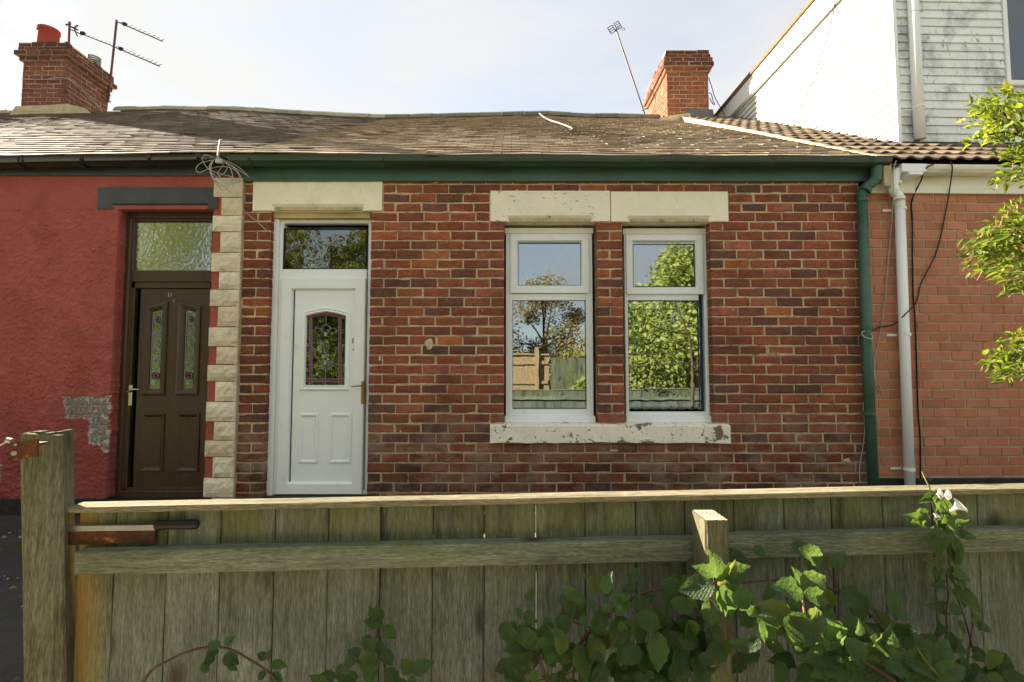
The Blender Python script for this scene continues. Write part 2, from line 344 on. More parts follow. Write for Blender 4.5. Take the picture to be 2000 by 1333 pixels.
MT['petal'] = mat('white_petal', S(235, 232, 228), .6, trans=((1, 1, 1), .35))
def leafmat(name, c, c2, trans_c=(1.15, 1.3, .55), t=.42, veins=True, rough=.42):
    m = mat(name, c, rough, var=((2.2, .18, None),), blotch=((c2, 1.6, .42, .68, None, .8),), bump=((7, .35, .03, None),), spec=.4, trans=(trans_c, t))
    nt = m.node_tree; N = nt.nodes; K = nt.links
    oi = N.new('ShaderNodeObjectInfo'); b = N['Principled BSDF']
    src = b.inputs['Base Color'].links[0].from_socket
    mr = N.new('ShaderNodeMapRange'); mr.inputs[3].default_value = .7; mr.inputs[4].default_value = 1.3; K.new(oi.outputs['Random'], mr.inputs[0])
    sc_ = N.new('ShaderNodeVectorMath'); sc_.operation = 'SCALE'; K.new(src, sc_.inputs[0]); K.new(mr.outputs[0], sc_.inputs['Scale'])
    sel = N.new('ShaderNodeMapRange'); sel.inputs[1].default_value = .78; sel.inputs[2].default_value = 1.0; sel.inputs[3].default_value = 0; sel.inputs[4].default_value = .75
    wnz = N.new('ShaderNodeMath'); wnz.operation = 'FRACT'; wmu = N.new('ShaderNodeMath'); wmu.operation = 'MULTIPLY'; K.new(oi.outputs['Random'], wmu.inputs[0]); wmu.inputs[1].default_value = 17.3; K.new(wmu.outputs[0], wnz.inputs[0]); K.new(wnz.outputs[0], sel.inputs[0])
    yel = N.new('ShaderNodeMix'); yel.data_type = 'RGBA'; K.new(sel.outputs[0], yel.inputs[0]); K.new(sc_.outputs[0], yel.inputs[6]); yel.inputs[7].default_value = (c[0]*2.2, c[1]*1.45, c[2]*1.0, 1)
    outc = yel.outputs[2]
    if veins:
        tcn = N.new('ShaderNodeTexCoord'); sp = N.new('ShaderNodeSeparateXYZ'); K.new(tcn.outputs['Object'], sp.inputs[0])
        ab = N.new('ShaderNodeMath'); ab.operation = 'ABSOLUTE'; K.new(sp.outputs[0], ab.inputs[0])
        ma = N.new('ShaderNodeMath'); ma.operation = 'MULTIPLY_ADD'; K.new(ab.outputs[0], ma.inputs[0]); ma.inputs[1].default_value = -.75; K.new(sp.outputs[1], ma.inputs[2])
        mu = N.new('ShaderNodeMath'); mu.operation = 'MULTIPLY'; K.new(ma.outputs[0], mu.inputs[0]); mu.inputs[1].default_value = 9.0
        pp = N.new('ShaderNodeMath'); pp.operation = 'PINGPONG'; K.new(mu.outputs[0], pp.inputs[0]); pp.inputs[1].default_value = .5
        mr2 = N.new('ShaderNodeMapRange'); mr2.inputs[1].default_value = 0; mr2.inputs[2].default_value = .12; mr2.inputs[3].default_value = .4; mr2.inputs[4].default_value = 0; K.new(pp.outputs[0], mr2.inputs[0])
        mr3 = N.new('ShaderNodeMapRange'); mr3.inputs[1].default_value = 0; mr3.inputs[2].default_value = .022; mr3.inputs[3].default_value = .8; mr3.inputs[4].default_value = 0; K.new(ab.outputs[0], mr3.inputs[0])
        mxm = N.new('ShaderNodeMath'); mxm.operation = 'MAXIMUM'; K.new(mr2.outputs[0], mxm.inputs[0]); K.new(mr3.outputs[0], mxm.inputs[1])
        mi = N.new('ShaderNodeMix'); mi.data_type = 'RGBA'; K.new(mxm.outputs[0], mi.inputs[0]); K.new(outc, mi.inputs[6]); mi.inputs[7].default_value = (*[x*1.35+.006 for x in c], 1); outc = mi.outputs[2]
        bp = N.new('ShaderNodeBump'); bp.inputs['Strength'].default_value = .14; bp.inputs['Distance'].default_value = .02; K.new(pp.outputs[0], bp.inputs['Height'])
        old = b.inputs['Normal'].links[0].from_socket; K.new(old, bp.inputs['Normal']); K.new(bp.outputs[0], b.inputs['Normal'])
    K.new(outc, b.inputs['Base Color'])
    for l in list(nt.links):
        if l.to_node.type == 'VECT_MATH' and l.to_node.operation == 'MULTIPLY' and l.from_socket == src: K.new(outc, l.to_socket)
    return m
MT['bleaf'] = leafmat('bramble_leaf', (.038, .088, .024), (.026, .064, .021), (3.5, 2.5, 1.7), .5)
MT['bindleaf'] = leafmat('bindweed_leaf', (.06, .115, .026), (.04, .085, .022), (2.0, 1.7, .9), .5)
MT['shleaf'] = leafmat('shrub_leaf', (.21, .27, .05), (.15, .20, .04), (1.75, 1.75, .55), .5, veins=False)
MT['treeleaf'] = leafmat('tree_foliage', (.26, .29, .06), (.16, .21, .045), (1.2, 1.2, .5), .3, veins=False, rough=.6)
MT['treeleaf2'] = leafmat('yellowing_foliage', (.34, .28, .045), (.18, .19, .035), (1.3, 1.1, .4), .3, veins=False, rough=.6)
MT['treeleaf3'] = leafmat('rusty_foliage', (.30, .20, .07), (.20, .18, .06), (1.2, 1.0, .5), .3, veins=False, rough=.6)
MT['pane'] = glass('window_glass', .30, (.6, .64, .66), .05)
MT['pane2'] = glass('window_glass_wavy', .30, (.6, .64, .66), .05, scale=5)
MT['pane3'] = glass('curtained_glass', .10, (.9, .93, .95), .05)
MT['darkpane'] = glass('door_glass', .15, (.4, .45, .42), .08, scale=9)
MT['obscure'] = glass('obscure_glass', .40, (.5, .55, .5), .22, .0, 30)

# ------------------------------------------------------------------ ground
g = MB(); g.add([(-150, -150, 0), (150, -150, 0), (150, 150, 0), (-150, 150, 0)], [(0, 1, 2, 3)])
o = g.build('ground', MT['soil']); o['kind'] = 'structure'
yx, yy = [], []
y_ = MB(); y_.add([(-14, -3.3, .004), (12, -3.3, .004), (12, .05, .004), (-14, .05, .004)], [(0, 1, 2, 3)])
o = y_.build('yard', MT['yard']); o['kind'] = 'structure'

MT['lane'] = mat('bounce_lane', S(186, 178, 162), .9, var=((3, .15, None), (80, .2, None)), blotch=((S(110, 112, 80), 1.3, .58, .7, None, .6),), bump=((60, .5, .01, None),))  # unseen paving, added pale to bounce warm sunlight onto the house fronts
l_ = MB(); l_.add([(-40, -6.2, .004), (40, -6.2, .004), (40, -3.75, .004), (-40, -3.75, .004)], [(0, 1, 2, 3)])
o = l_.build('lane', MT['lane']); o['kind'] = 'structure'  # added unseen lane, there to bounce warm sunlight onto the house fronts

MT['debris'] = mat('loose_stones', vcol=True, rough=.95, var=((60, .2, None),))
db_ = MB()
for k in range(900):
    x, y_q = RND.uniform(-4.6, -1.1), RND.uniform(-3.2, -.1); r = RND.uniform(.004, .02)
    c = RND.choice([(120, 112, 100), (90, 84, 76), (150, 140, 126), (60, 70, 34), (70, 64, 52)])
    v = [(x + r*cos(t*1.26)*RND.uniform(.6, 1.1), y_q + r*sin(t*1.26)*RND.uniform(.6, 1.1), .004) for t in range(5)]
    db_.add(v + [(x, y_q, .004 + r*.8)], [(t, (t+1) % 5, 5) for t in range(5)], S(*c))
o = db_.build('gravel', MT['debris']); o['kind'] = 'stuff'; o['label'] = 'loose stones and moss crumbs scattered over the dark yard'; o['category'] = 'gravel'
# ------------------------------------------------------------------ walls of bricks
COURSE = .088
def rect_px(fr, x0, y0, x1, y1, y=0.0):
    xm = (x0 + x1) / 2; ym = (y0 + y1) / 2
    return fr.x(x0, y, ym), fr.x(x1, y, ym), fr.z(y1, y, xm), fr.z(y0, y, xm)     # x0,x1,z0,z1
def brick_geo(mb, mp_, u0, u1, v0, v1, col, w=0.0, depth=.10, ch=.006, jit=.0022, rr=RND):
    j = lambda: rr.uniform(-jit, jit)
    n = 2 if u1 - u0 > .09 else 1
    a = [(u0 + (u1-u0)*k/(n+1) + (j() if k else j()), v0 + j()) for k in range(n+1)] + [(u1+j(), v0+j())] + \
        [(u1 - (u1-u0)*k/(n+1) + j(), v1 + j()) for k in range(n+1)] + [(u0+j(), v1+j())]
    a = a[:n+2] + a[n+2:]
    m = len(a); cx = (u0+u1)/2; cz = (v0+v1)/2; inn = []
    for k, p in enumerate(a):
        c = ch * rr.uniform(.5, 1.5) * (2.2 if rr.random() < .09 else 1)
        du = min(c, .4*(u1-u0)) * (1 if p[0] < cx else -1) if (p[0] < u0 + .02 or p[0] > u1 - .02) else 0
        inn.append((p[0] + du, p[1] + (c if p[1] < cz else -c) * .9))
    t1, t2 = rr.uniform(-jit, jit), rr.uniform(-jit, jit)
    vs = [mp_(p[0], p[1], w + depth) for p in a] + [mp_(p[0], p[1], w + .007) for p in a] + \
         [mp_(p[0], p[1], w + (t1 + (t2-t1)*(p[0]-u0)/(u1-u0))) for p in inn]
    fs = [tuple(range(2*m, 3*m))]
    for k in range(m):
        q = (k+1) % m
        fs += [(k, q, q+m, k+m), (k+m, q+m, q+2*m, k+2*m)]
    mb.add(vs, fs, col)
PAL = [(128, 76, 57), (123, 72, 55), (132, 79, 58), (119, 71, 56), (130, 75, 55), (116, 71, 59), (136, 81, 59), (122, 70, 53)]
PALD = [(102, 69, 58), (98, 66, 56), (106, 70, 63), (94, 66, 58)]
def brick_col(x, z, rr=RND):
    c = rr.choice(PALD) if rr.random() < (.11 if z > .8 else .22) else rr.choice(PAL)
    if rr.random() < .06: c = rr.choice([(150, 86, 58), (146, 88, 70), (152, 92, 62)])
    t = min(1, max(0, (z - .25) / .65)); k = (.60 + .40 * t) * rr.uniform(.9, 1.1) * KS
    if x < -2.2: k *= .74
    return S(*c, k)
def minus(iv, cuts):
    for a, b in cuts:
        nx = []
        for p, q in iv:
            if b <= p or a >= q: nx.append((p, q))
            else:
                if a > p: nx.append((p, a))
                if b < q: nx.append((b, q))
        iv = nx
    return iv
def lay(x0, x1, z0, z1, voids, length, course, zref, joint=.011, rr=RND, shift=0.0):
    out = []; i0 = math.floor((z0 - zref) / course); i1 = math.ceil((z1 - zref) / course)
    for i in range(i0, i1):
        a = zref + i * course + joint * .5; b = a + course - joint
        if b > z1 + .004: b = z1
        if a < z0: a = z0
        if b - a < .03: continue
        zc = (a + b) / 2
        cuts = [(v[0], v[1]) for v in voids if v[2] < zc < v[3]]
        for p, q in minus([(x0, x1)], cuts):
            if q - p < .03: continue
            narrow = (q - p) < length * 1.15
            x = p; k = 0
            while x < q - .012:
                ln = length if not (k == 0 and i % 2) else length * .5
                ln += rr.uniform(-.006, .006)
                if narrow and k == 0: ln = (q - p) if i % 2 else (q - p) * .5
                e = min(x + ln, q)
                if q - e < .05: e = q
                s_ = x + (joint*.5 if x > p + .001 else .001); t_ = e - (joint*.5 if e < q - .001 else .001)
                out.append((s_, t_, a, b)); x = e; k += 1
    return out
def grid_wall(mb, x0, x1, z0, z1, y0, y1, voids, col=None):
    xs = sorted({x0, x1} | {v for w in voids for v in w[:2] if x0 < v < x1}); zs = sorted({z0, z1} | {v for w in voids for v in w[2:4] if z0 < v < z1})
    for a, b in zip(xs, xs[1:]):
        for c, d in zip(zs, zs[1:]):
            mx_, mz = (a+b)/2, (c+d)/2
            if any(w[0] < mx_ < w[1] and w[2] < mz < w[3] for w in voids): continue
            mb.box(a, b, y0, y1, c, d, col)
def emit_bricks(bricks, parent, mp_, matl, colf, limit, depth=.10, score=None, name='brick', rest='brickwork', ch=.008, jit=.003):
    order = sorted(range(len(bricks)), key=lambda i: -(score(bricks[i]) if score else (bricks[i][1]-bricks[i][0])))
    top = set(order[:limit]); st = MB()
    for i, b in enumerate(bricks):
        w = RND.uniform(-.0025, .0025)
        if i in top:
            mb = MB(); brick_geo(mb, mp_, b[0], b[1], b[2], b[3], colf(b), w, depth, ch, jit); mb.build(name, matl, parent)
        else: brick_geo(st, mp_, b[0], b[1], b[2], b[3], colf(b), w, depth, ch, jit)
    if st.v: st.build(rest, matl, parent, kind='stuff')

# ================================================================== THE BRICK HOUSE
TG = 'houses of the terrace'
house = thing('terraced_house', 'red brick cottage with white door, cream lintels and green gutter', 'house', (0, 0, 0), 0, TG)
XL, XR = M.x(467), M.x(1690) 
ZT = 3.14
dx0, dx1, _, _ = rect_px(M, 522, 430, 720.5, 960); dz1 = M.z(411, 0, 620)
DOOR = (dx0, dx1, -.1, dz1)
w1 = rect_px(M, 985, 433, 1167.5, 830); w2 = rect_px(M, 1218, 433, 1391, 830)
SILLZ = M.z(866, -.05, 1200), M.z(829, 0, 1200)
V1 = (w1[0], w1[1], SILLZ[1], w1[3]); V2 = (w2[0], w2[1], SILLZ[1], w2[3])
L1 = rect_px(M, 494, 352, 746, 411.5, -.012); L2 = rect_px(M, 958, 373, 1191.5, 432.5, -.012); L3 = rect_px(M, 1193.5, 374.5, 1422, 433, -.012)
SL = rect_px(M, 957, 829, 1427, 866, -.05)
SILLV = (SL[0], SL[1], SILLZ[0], SILLZ[1])
e = .004
wall = MB()
grid_wall(wall, XL + .004, XR + .004, 0, ZT, .006, .26, [(DOOR[0]-e, DOOR[1]+e, DOOR[2], DOOR[3]+.0), (V1[0]-e, V1[1]+e, V1[2], V1[3]), (V2[0]-e, V2[1]+e, V2[2], V2[3])])
wall_o = wall.build('wall', MT['mortar'], house)
zref = w1[3]
voids = [DOOR, V1, V2, (L1[0]-.008, L1[1]+.008, L1[2], ZT+1), (L2[0]-.01, L3[1]+.01, L2[2], L2[3]+.004), SILLV]
bricks = lay(XL + .006, XR, .0, ZT, voids, .243, COURSE, zref)
front = lambda u, v, w: (u, w, v)
def wscore(b):
    zc = (b[2]+b[3])/2; xc = (b[0]+b[1])/2
    return (b[1]-b[0]) * (1 if zc > .17 else .1) + RND.uniform(0, .03)
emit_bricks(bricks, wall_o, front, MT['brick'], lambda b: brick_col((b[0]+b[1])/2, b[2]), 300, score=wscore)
def lintel(L_, ca, cb, ch, matl, y0=-.012, y1=.13, parent=house, name='lintel'):
    mb = MB(); x0, x1, z0, z1 = L_; zc = z0 + ch
    mb.box(x0, x1, y0, y1, zc, z1)
    mb.box(x0, ca, y0, y1, z0, zc); mb.box(cb, x1, y0, y1, z0, zc)
    k = ch * .8
    vs = [(ca, y0, zc), (cb, y0, zc), (cb - ch, y0 + k, z0), (ca + ch, y0 + k, z0), (cb, y1, z0), (ca, y1, z0), (ca, y0, z0), (cb, y0, z0)]
    mb.add(vs, [(0, 3, 2, 1), (3, 5, 4, 2), (0, 6, 3), (6, 5, 3), (1, 2, 7), (2, 4, 7)])
    return mb.build(name, matl, parent)
lintel(L1, M.x(530, 0, 410), M.x(713, 0, 410), .06, MT['cream'])
lintel(L2, M.x(989, 0, 430), M.x(1160, 0, 430), .055, MT['cream_flake'])
lintel(L3, M.x(1224, 0, 430), M.x(1389, 0, 430), .055, MT['cream'])
# sill: an irregular worn block
sb = MB(); n = 26
for i in range(n + 1):
    x = SILLV[0] + (SILLV[1]-SILLV[0]) * i / n
    wob = RND.uniform(-.006, .004) + (-.008 if 10 < i < 14 else 0)
    sb.add([(x, -.05, SILLZ[0]-wob), (x, -.05, SILLZ[1]-.012), (x, -.035, SILLZ[1]-.002), (x, .13, SILLZ[1]+.010), (x, .13, SILLZ[0])], [])
for i in range(n):
    for k in range(4): sb.f.append((i*5+k, (i+1)*5+k, (i+1)*5+k+1, i*5+k+1))
    sb.f.append((i*5+4, (i+1)*5+4, (i+1)*5, i*5))
sb.f += [(0, 1, 2, 3, 4), tuple(n*5+k for k in (4, 3, 2, 1, 0))]
sb.build('sill', MT['sill'], house)

for (a, b, w_, h_) in ((788, 381, 5, 4), (918, 380, 5, 4), (853, 494, 4, 4), (1192, 590, 4, 4), (1432, 606, 4, 4), (942, 607, 4, 4), (782, 843, 5, 5), (1622, 384, 4, 4), (1636, 606, 4, 4), (838, 674, 18, 26), (1010, 372, 9, 4), (852, 357, 14, 5), (742, 700, 8, 14), (1200, 880, 20, 6), (1655, 900, 16, 10)):
    c = M.v(a, b, 0); mb = MB(); n = 11; k1, k2 = w_/430, h_/430
    ps = [(c.x + k1*cos(2*pi*k/n)*RND.uniform(.6, 1.15), c.z + k2*sin(2*pi*k/n)*RND.uniform(.6, 1.15)) for k in range(n)]
    mb.add([(p[0], .002, p[1]) for p in ps] + [(c.x + (p[0]-c.x)*.7, -.0055, c.z + (p[1]-c.z)*.7) for p in ps], [(k, (k+1) % n, (k+1) % n + n, k+n) for k in range(n)] + [tuple(range(n, 2*n))])
    mb.build('mortar_dab', MT['spot'], wall_o)
# room behind the glass
rm = MB(); rm.box(XL+.25, XR-.1, .262, 3.2, .02, 2.95)
rm_o = rm.build('room', MT['room'], house)
# openings through the room's front are left by facing only: front face removed
me = rm_o.data
import bmesh
bm = bmesh.new(); bm.from_mesh(me)
bmesh.ops.delete(bm, geom=[f for f in bm.faces if abs(f.normal.y) > .9 and f.calc_center_median().y < 1], context='FACES'); bm.to_mesh(me); bm.free()

# windows
def window(px, matl_p, yF=.125, nb=9):
    (ox0, oy0, ox1, oy1), sash, p1, p2, (hy0, hy1), (sy0, sy1) = px
    X0, X1, Z0, Z1 = rect_px(M, ox0, oy0, ox1, oy1, yF)
    fo = MB(); fo.frame(X0, X1, Z0, Z1, M.x(p2[0], yF, 690) - X0 + .000, yF, yF + .07)
    zt0, zt1 = M.z(587, yF, ox0), M.z(574, yF, ox0)
    il = M.x(p2[0], yF, 690) - .006; ir = M.x(p2[2], yF, 690) + .006
    fo.box(il, ir, yF + .004, yF + .066, zt0, zt1, ch=.003)
    f = fo.build('window', MT['upvc'], house)
    hd = MB(); hd.box(X0 - .012, X1 + .012, yF - .012, yF + .06, M.z(hy1, yF, ox0), M.z(hy0, yF, ox0), ch=.003); hd.build('head_trim', MT['upvc_old'], f)
    so_ = MB(); so_.box(X0 - .012, X1 + .012, yF - .05, yF + .06, SILLZ[1] + .006, Z0 + .002, ch=.006); so_.build('sub_sill', MT['upvc'], f)
    sx0, sx1, sz0, sz1 = rect_px(M, *sash, yF - .016); q0, q1, r0, r1 = rect_px(M, *p1, yF)
    sm = MB(); sm.ring([(sx0, sz0), (sx1, sz0), (sx1, sz1), (sx0, sz1)], [(0, yF+.03), (0, yF-.016+.004), (.004, yF-.016), (q0-sx0-.014, yF-.016), (q0-sx0, yF+.006), (q0-sx0, yF+.03)])
    sm.build('sash', MT['upvc'], f)
    pm = MB(); pm.box(sx0 + .03, sx1 - .03, yF + .012, yF + .018, sz0 + .03, sz1 - .03); pm.build('pane', MT['pane'], f)
    b0, b1, c0, c1 = rect_px(M, *p2, yF)
    pm = MB(); pm.box(b0 - .01, b1 + .01, yF + .018, yF + .024, c0 - .01, c1 + .01); pm.build('pane', matl_p, f)
    gk = MB(); gk.frame(b0 - .003, b1 + .003, c0 - .003, c1 + .003, .006, yF + .008, yF + .02, lip=.002)
    gk.frame(q0 - .002, q1 + .002, r0 - .002, r1 + .002, .006, yF + .003, yF + .014, lip=.002); gk.build('gasket', MT['plastic'], f)
    wd = (X1 - X0) / nb
    for k in range(nb):
        bl = MB(); x = X0 + wd * (k + .5); a = .55 + RND.uniform(-.1, .1); d = wd * .52
        bl.add([(x - d*cos(a), .24 - d*sin(a), Z0+.04), (x + d*cos(a), .24 + d*sin(a), Z0+.04), (x + d*cos(a), .24 + d*sin(a), Z1), (x - d*cos(a), .24 - d*sin(a), Z1),
                (x - d*cos(a), .243 - d*sin(a), Z0+.04), (x + d*cos(a), .243 + d*sin(a), Z0+.04), (x + d*cos(a), .243 + d*sin(a), Z1), (x - d*cos(a), .243 - d*sin(a), Z1)],
               [(0, 1, 2, 3), (7, 6, 5, 4), (0, 4, 5, 1), (3, 2, 6, 7)])
        bl.build('blind_slat', MT['blind'], f)
    return f
window(((988, 457, 1158, 813), (996, 457, 1151, 573), (1012, 475, 1135, 558), (1001, 587, 1144, 798), (446, 457), (813, 828)), MT['pane'])
window(((1221, 458, 1383, 811), (1223, 458, 1374, 575), (1237, 477, 1357, 560), (1228, 588, 1366, 796), (447, 458), (811, 826)), MT['pane2'])

# white front door
yD = .095
fr = MB(); X0, X1, Z0, Z1 = rect_px(M, 541, 430, 722, 966, yD)
px0, px1 = M.x(553, yD, 500), M.x(716, yD, 500)
fl = rect_px(M, 553, 446, 716, 526, yD)
fr.ring([(X0, Z0), (X1, Z0), (X1, Z1), (X0, Z1)], [(0, yD+.07), (0, yD), (px0-X0-.010, yD), (px0-X0, yD+.012), (px0-X0, yD+.07)])
fr.box(px0 - .004, px1 + .004, yD+.002, yD + .066, M.z(545, yD), fl[2], ch=.003)
dl = rect_px(M, 570, 562, 700, 949, yD)
fr.ring([(px0-.002, Z0+.004), (px1+.002, Z0+.004), (px1+.002, M.z(545, yD)), (px0-.002, M.z(545, yD))],
        [(0, yD+.06), (0, yD-.020), (.006, yD-.026), (dl[0]-px0-.020, yD-.026), (dl[0]-px0-.002, yD+.004), (dl[0]-px0-.002, yD+.05)])
frame_o = fr.build('door_frame', MT['upvc'], house)
jb = MB(); jb.box(M.x(527.5, yD, 700), X0 - .001, yD - .03, yD + .06, .02, Z1 + .02, ch=.004); jb.build('jamb_board', MT['upvc'], frame_o)
hb = MB(); hb.box(M.x(528, yD, 425), X1, yD - .05, yD + .06, Z1 + .001, DOOR[3] - .001, ch=.003); hb.build('head_board', MT['soffit'], frame_o)
pn = MB(); pn.box(fl[0]-.008, fl[1]+.008, yD+.02, yD+.026, fl[2]-.008, fl[3]+.008); pn.build('fanlight_pane', MT['darkpane'], frame_o)
gk = MB(); gk.frame(fl[0]-.002, fl[1]+.002, fl[2]-.002, fl[3]+.002, .011, yD+.004, yD+.02, lip=.002); gk.build('gasket', MT['plastic'], frame_o)
th = MB(); th.box(DOOR[0], DOOR[1], .0, .2, 0, Z0 - .002); th.build('door_step', MT['plinth'], house)
# leaf with an arched opening cut through it
def arch(fr_, l, r, sh, pk, bt, y, pkx=None):
    xm = (l + r) / 2
    zl = fr_.z(bt, y, xm); zs = fr_.z(sh, y, xm); zp = fr_.z(pk, y, xm)
    a, b = fr_.x(l, y, (sh+bt)/2), fr_.x(r, y, (sh+bt)/2)
    if pkx is None:
        m1 = a + (b-a)*.5
        return [(a, zl), (b, zl), (b, zs), (a + (b-a)*.75, zs + (zp-zs)*.62), (m1, zp), (a + (b-a)*.25, zs + (zp-zs)*.62), (a, zs)]
    return [(a, zl), (b, zl), (b, zp if pkx == 'r' else zs), (a, zs if pkx == 'r' else zp)]
yl = yD + .004
lf = MB(); d0, d1, e0, e1 = dl[0]+.003, dl[1]-.003, dl[2]+.003, dl[3]-.003
G = arch(M, 597, 675, 617, 608.5, 753, yl)
outer = [(d0, e0), (d1, e0), (d1, G[2][1]), (d1, e1), ((d0+d1)/2, e1), (d0, e1), (d0, G[6][1])]
vs = [(p[0], yl, p[1]) for p in outer] + [(p[0], yl, p[1]) for p in G] + [(p[0], yl+.03, p[1]) for p in outer] + [(p[0], yl+.03, p[1]) for p in G]
fs = []
for i in range(7):
    j = (i+1) % 7
    fs += [(i, j, j+7, i+7), (i+14, i, j, j+14), (i+7, j+7, j+21, i+21)]
lf.add(vs, fs)
door = lf.build('door', MT['upvc'], house)
md = MB(); MO = arch(M, 587, 684, 610, 599.5, 763, yl)
md.ring(MO, [(0, yl+.002), (.004, yl-.012), (.014, yl-.016), (.028, yl-.010), (.040, yl-.014), (.049, yl+.004), (.049, yl+.02)])
md.build('glazing_surround', MT['upvc'], door)
pn = MB(); pn.prism(inset(G, -.004), yl+.012, yl+.018); pn.build('pane', MT['darkpane'], door)
cm = MB(); pu = MB()
DZ = lambda px, py: M.v(px, py, yl+.008)
def strip(mb, pts, w, y=None):
    pts = [M.v(p[0], p[1], yl + (.008 if y is None else y)) for p in pts]
    mb.tube(pts, w, 4)
for x in (605, 609.5, 661.5, 666): strip(cm, [(x, 622), (x, 753)], .0022)
for y in (740.5, 746): strip(cm, [(597, y), (675, y)], .0022)
strip(pu, [(607.2, 622), (607.2, 753)], .006); strip(pu, [(663.7, 622), (663.7, 753)], .006); strip(pu, [(597, 743.2), (675, 743.2)], .006)
strip(cm, [(598, 623), (636, 615), (674, 623)], .0022); strip(cm, [(598, 618.5), (636, 611), (674, 618.5)], .0022); strip(pu, [(598, 621), (636, 613), (674, 621)], .006)
for l_ in ([(597, 645), (612, 645.5)], [(656, 645.5), (675, 645)], [(597, 713.5), (613, 713)], [(660, 713), (675, 713.5)], [(635.5, 726), (635.5, 753)], [(636.5, 612), (636.5, 634)]): strip(cm, l_, .0022)
for l_ in ([(612, 713), (625, 708), (634, 699), (637, 692)], [(660, 713), (648, 708), (640, 699), (637, 692)], [(637, 692), (632, 680), (632, 670), (636, 663)], [(637, 692), (642, 680), (642, 670), (637, 663)],
           [(636, 634), (628, 640), (630, 646), (634, 652), (638, 656)], [(637, 634), (645, 640), (643, 646), (640, 652), (634, 656)], [(613, 647), (617, 643), (624, 642), (629, 646)], [(658, 647), (654, 642), (647, 642), (643, 646)],
           [(622, 716), (630, 722), (636, 725), (642, 722), (648, 716)], [(622, 715), (630, 710), (637, 706), (644, 710), (652, 716)]):
    cm.tube(smooth_path([M.v(a, b, yl+.008) for a, b in l_], 4), .0026, 4)
for c_ in ((636, 653), (635, 709)): cm.tube([M.v(c_[0], c_[1]-4, yl+.006), M.v(c_[0], c_[1]+4, yl+.006)], .014, 6)
cm.build('leading', MT['came'], door); pu.build('coloured_border', MT['purple'], door)
for (a, b, c, d) in ((584, 808, 622, 905), (643, 808, 686, 905)):
    q = rect_px(M, a, b, c, d, yl); mb = MB()
    mb.ring([(q[0], q[2]), (q[1], q[2]), (q[1], q[3]), (q[0], q[3])], [(0, yl+.001), (.004, yl-.010), (.016, yl-.012), (.030, yl-.003), (.036, yl+.0005)])
    mb.add([(q[0]+.035, yl-.0015, q[2]+.035), (q[1]-.035, yl-.0015, q[2]+.035), (q[1]-.035, yl-.0015, q[3]-.035), (q[0]+.035, yl-.0015, q[3]-.035)], [(0, 1, 2, 3)])
    mb.build('panel_moulding', MT['upvc'], door)
gp = MB(); gp.frame(dl[0]-.001, dl[1]+.001, dl[2]-.001, dl[3]+.001, .0085, yl-.003, yl+.02, lip=.001); gp.build('door_seal', MT['plastic'], frame_o)
hn = MB(); bp_ = rect_px(M, 705.5, 745, 712, 789, yD-.03)
hn.box(bp_[0], bp_[1], yD-.038, yD-.02, bp_[2], bp_[3], ch=.004)
p0 = M.v(708.5, 754.5, yD-.06)
hn.tube([p0 + Vector((0, .03, 0)), p0], .010, 8); hn.tube(smooth_path([p0, M.v(700, 754.3, yD-.066), M.v(686, 755.5, yD-.06)], 4), .0065, 8, r1=.005)
hn.build('handle', MT['brass'], door, smooth=False)
def numeral(txt, px, py, size, y, matl, parent):
    G_ = {'n': [[(-.3, -.5), (-.3, .2), (-.12, .48), (.12, .48), (.3, .2), (.3, -.5)]], 'u': [[(-.3, .5), (-.3, -.2), (-.12, -.48), (.12, -.48), (.3, -.2), (.3, .5)]],
          '4': [[(.12, -.5), (.12, .5), (-.32, -.18), (.34, -.18)]]}[txt]
    mb = MB(); c = M.v(px, py, y)
    for l_ in G_: mb.tube([c + Vector((a*size, 0, b*size)) for a, b in l_], size*.15, 5)
    mb.build('house_number', matl, parent)
numeral('n', 691.5, 666, .046, yl-.003, MT['steel'], door); numeral('4', 692, 682, .052, yl-.003, MT['steel'], door)

# fascia, gutter, downpipe
zf0, zf1 = M.z(354, -.03), M.z(318, -.03)
fb = MB(); fb.sweepx([(-.03, zf0), (-.03, zf1+.05), (.0, zf1+.05), (.0, zf0)], M.x(470, -.03, 340), M.x(1700, -.03, 340), 0, 0, 8, .003)
fb.build('fascia_board', MT['green'], house)
def gutter_prof(yc, zc, r, n=10, t=.004):
    a = [(yc + r*cos(pi + pi*k/n), zc + r*sin(pi + pi*k/n)) for k in range(n+1)]
    b = [(yc + (r-t)*cos(pi + pi*k/n), zc + (r-t)*sin(pi + pi*k/n)) for k in range(n, -1, -1)]
    return [(a[0][0]-.004, a[0][1]+.004)] + a + b
GY = -.110; GR = .078
gz = M.z(304.5, GY-GR)
gx0, gx1 = M.x(452, GY, 315), M.x(1738, GY-.04, 315)
gt = MB(); gt.sweepx(gutter_prof(GY, gz, GR), gx0, gx1, .012, -.006, 16, .003)
gut = gt.build('gutter', MT['gutter'], house)
for px in (494, 752, 1000, 1250, 1505, 1688):
    b_ = MB(); x = M.x(px, GY, 315)
    b_.tube([(x, GY + (GR+.004)*cos(pi + pi*k/8), gz + .003 + (GR+.005)*sin(pi + pi*k/8)) for k in range(9)], .006, 4)
    if px == 1688: b_.tube([(x+.03, GY + (GR+.004)*cos(pi + pi*k/8), gz + (GR+.005)*sin(pi + pi*k/8)) for k in range(9)], .006, 4)
    b_.build('gutter_bracket', MT['gutter'], gut)
DPY = -.07
pipe = [M.v(1712, 322, GY), M.v(1711, 345, GY), M.v(1706, 355, -.10), M.v(1692, 366, -.085), M.v(1684, 378, DPY), M.v(1684, 395, DPY)]
bx = M.x(1694.5, DPY, 700)
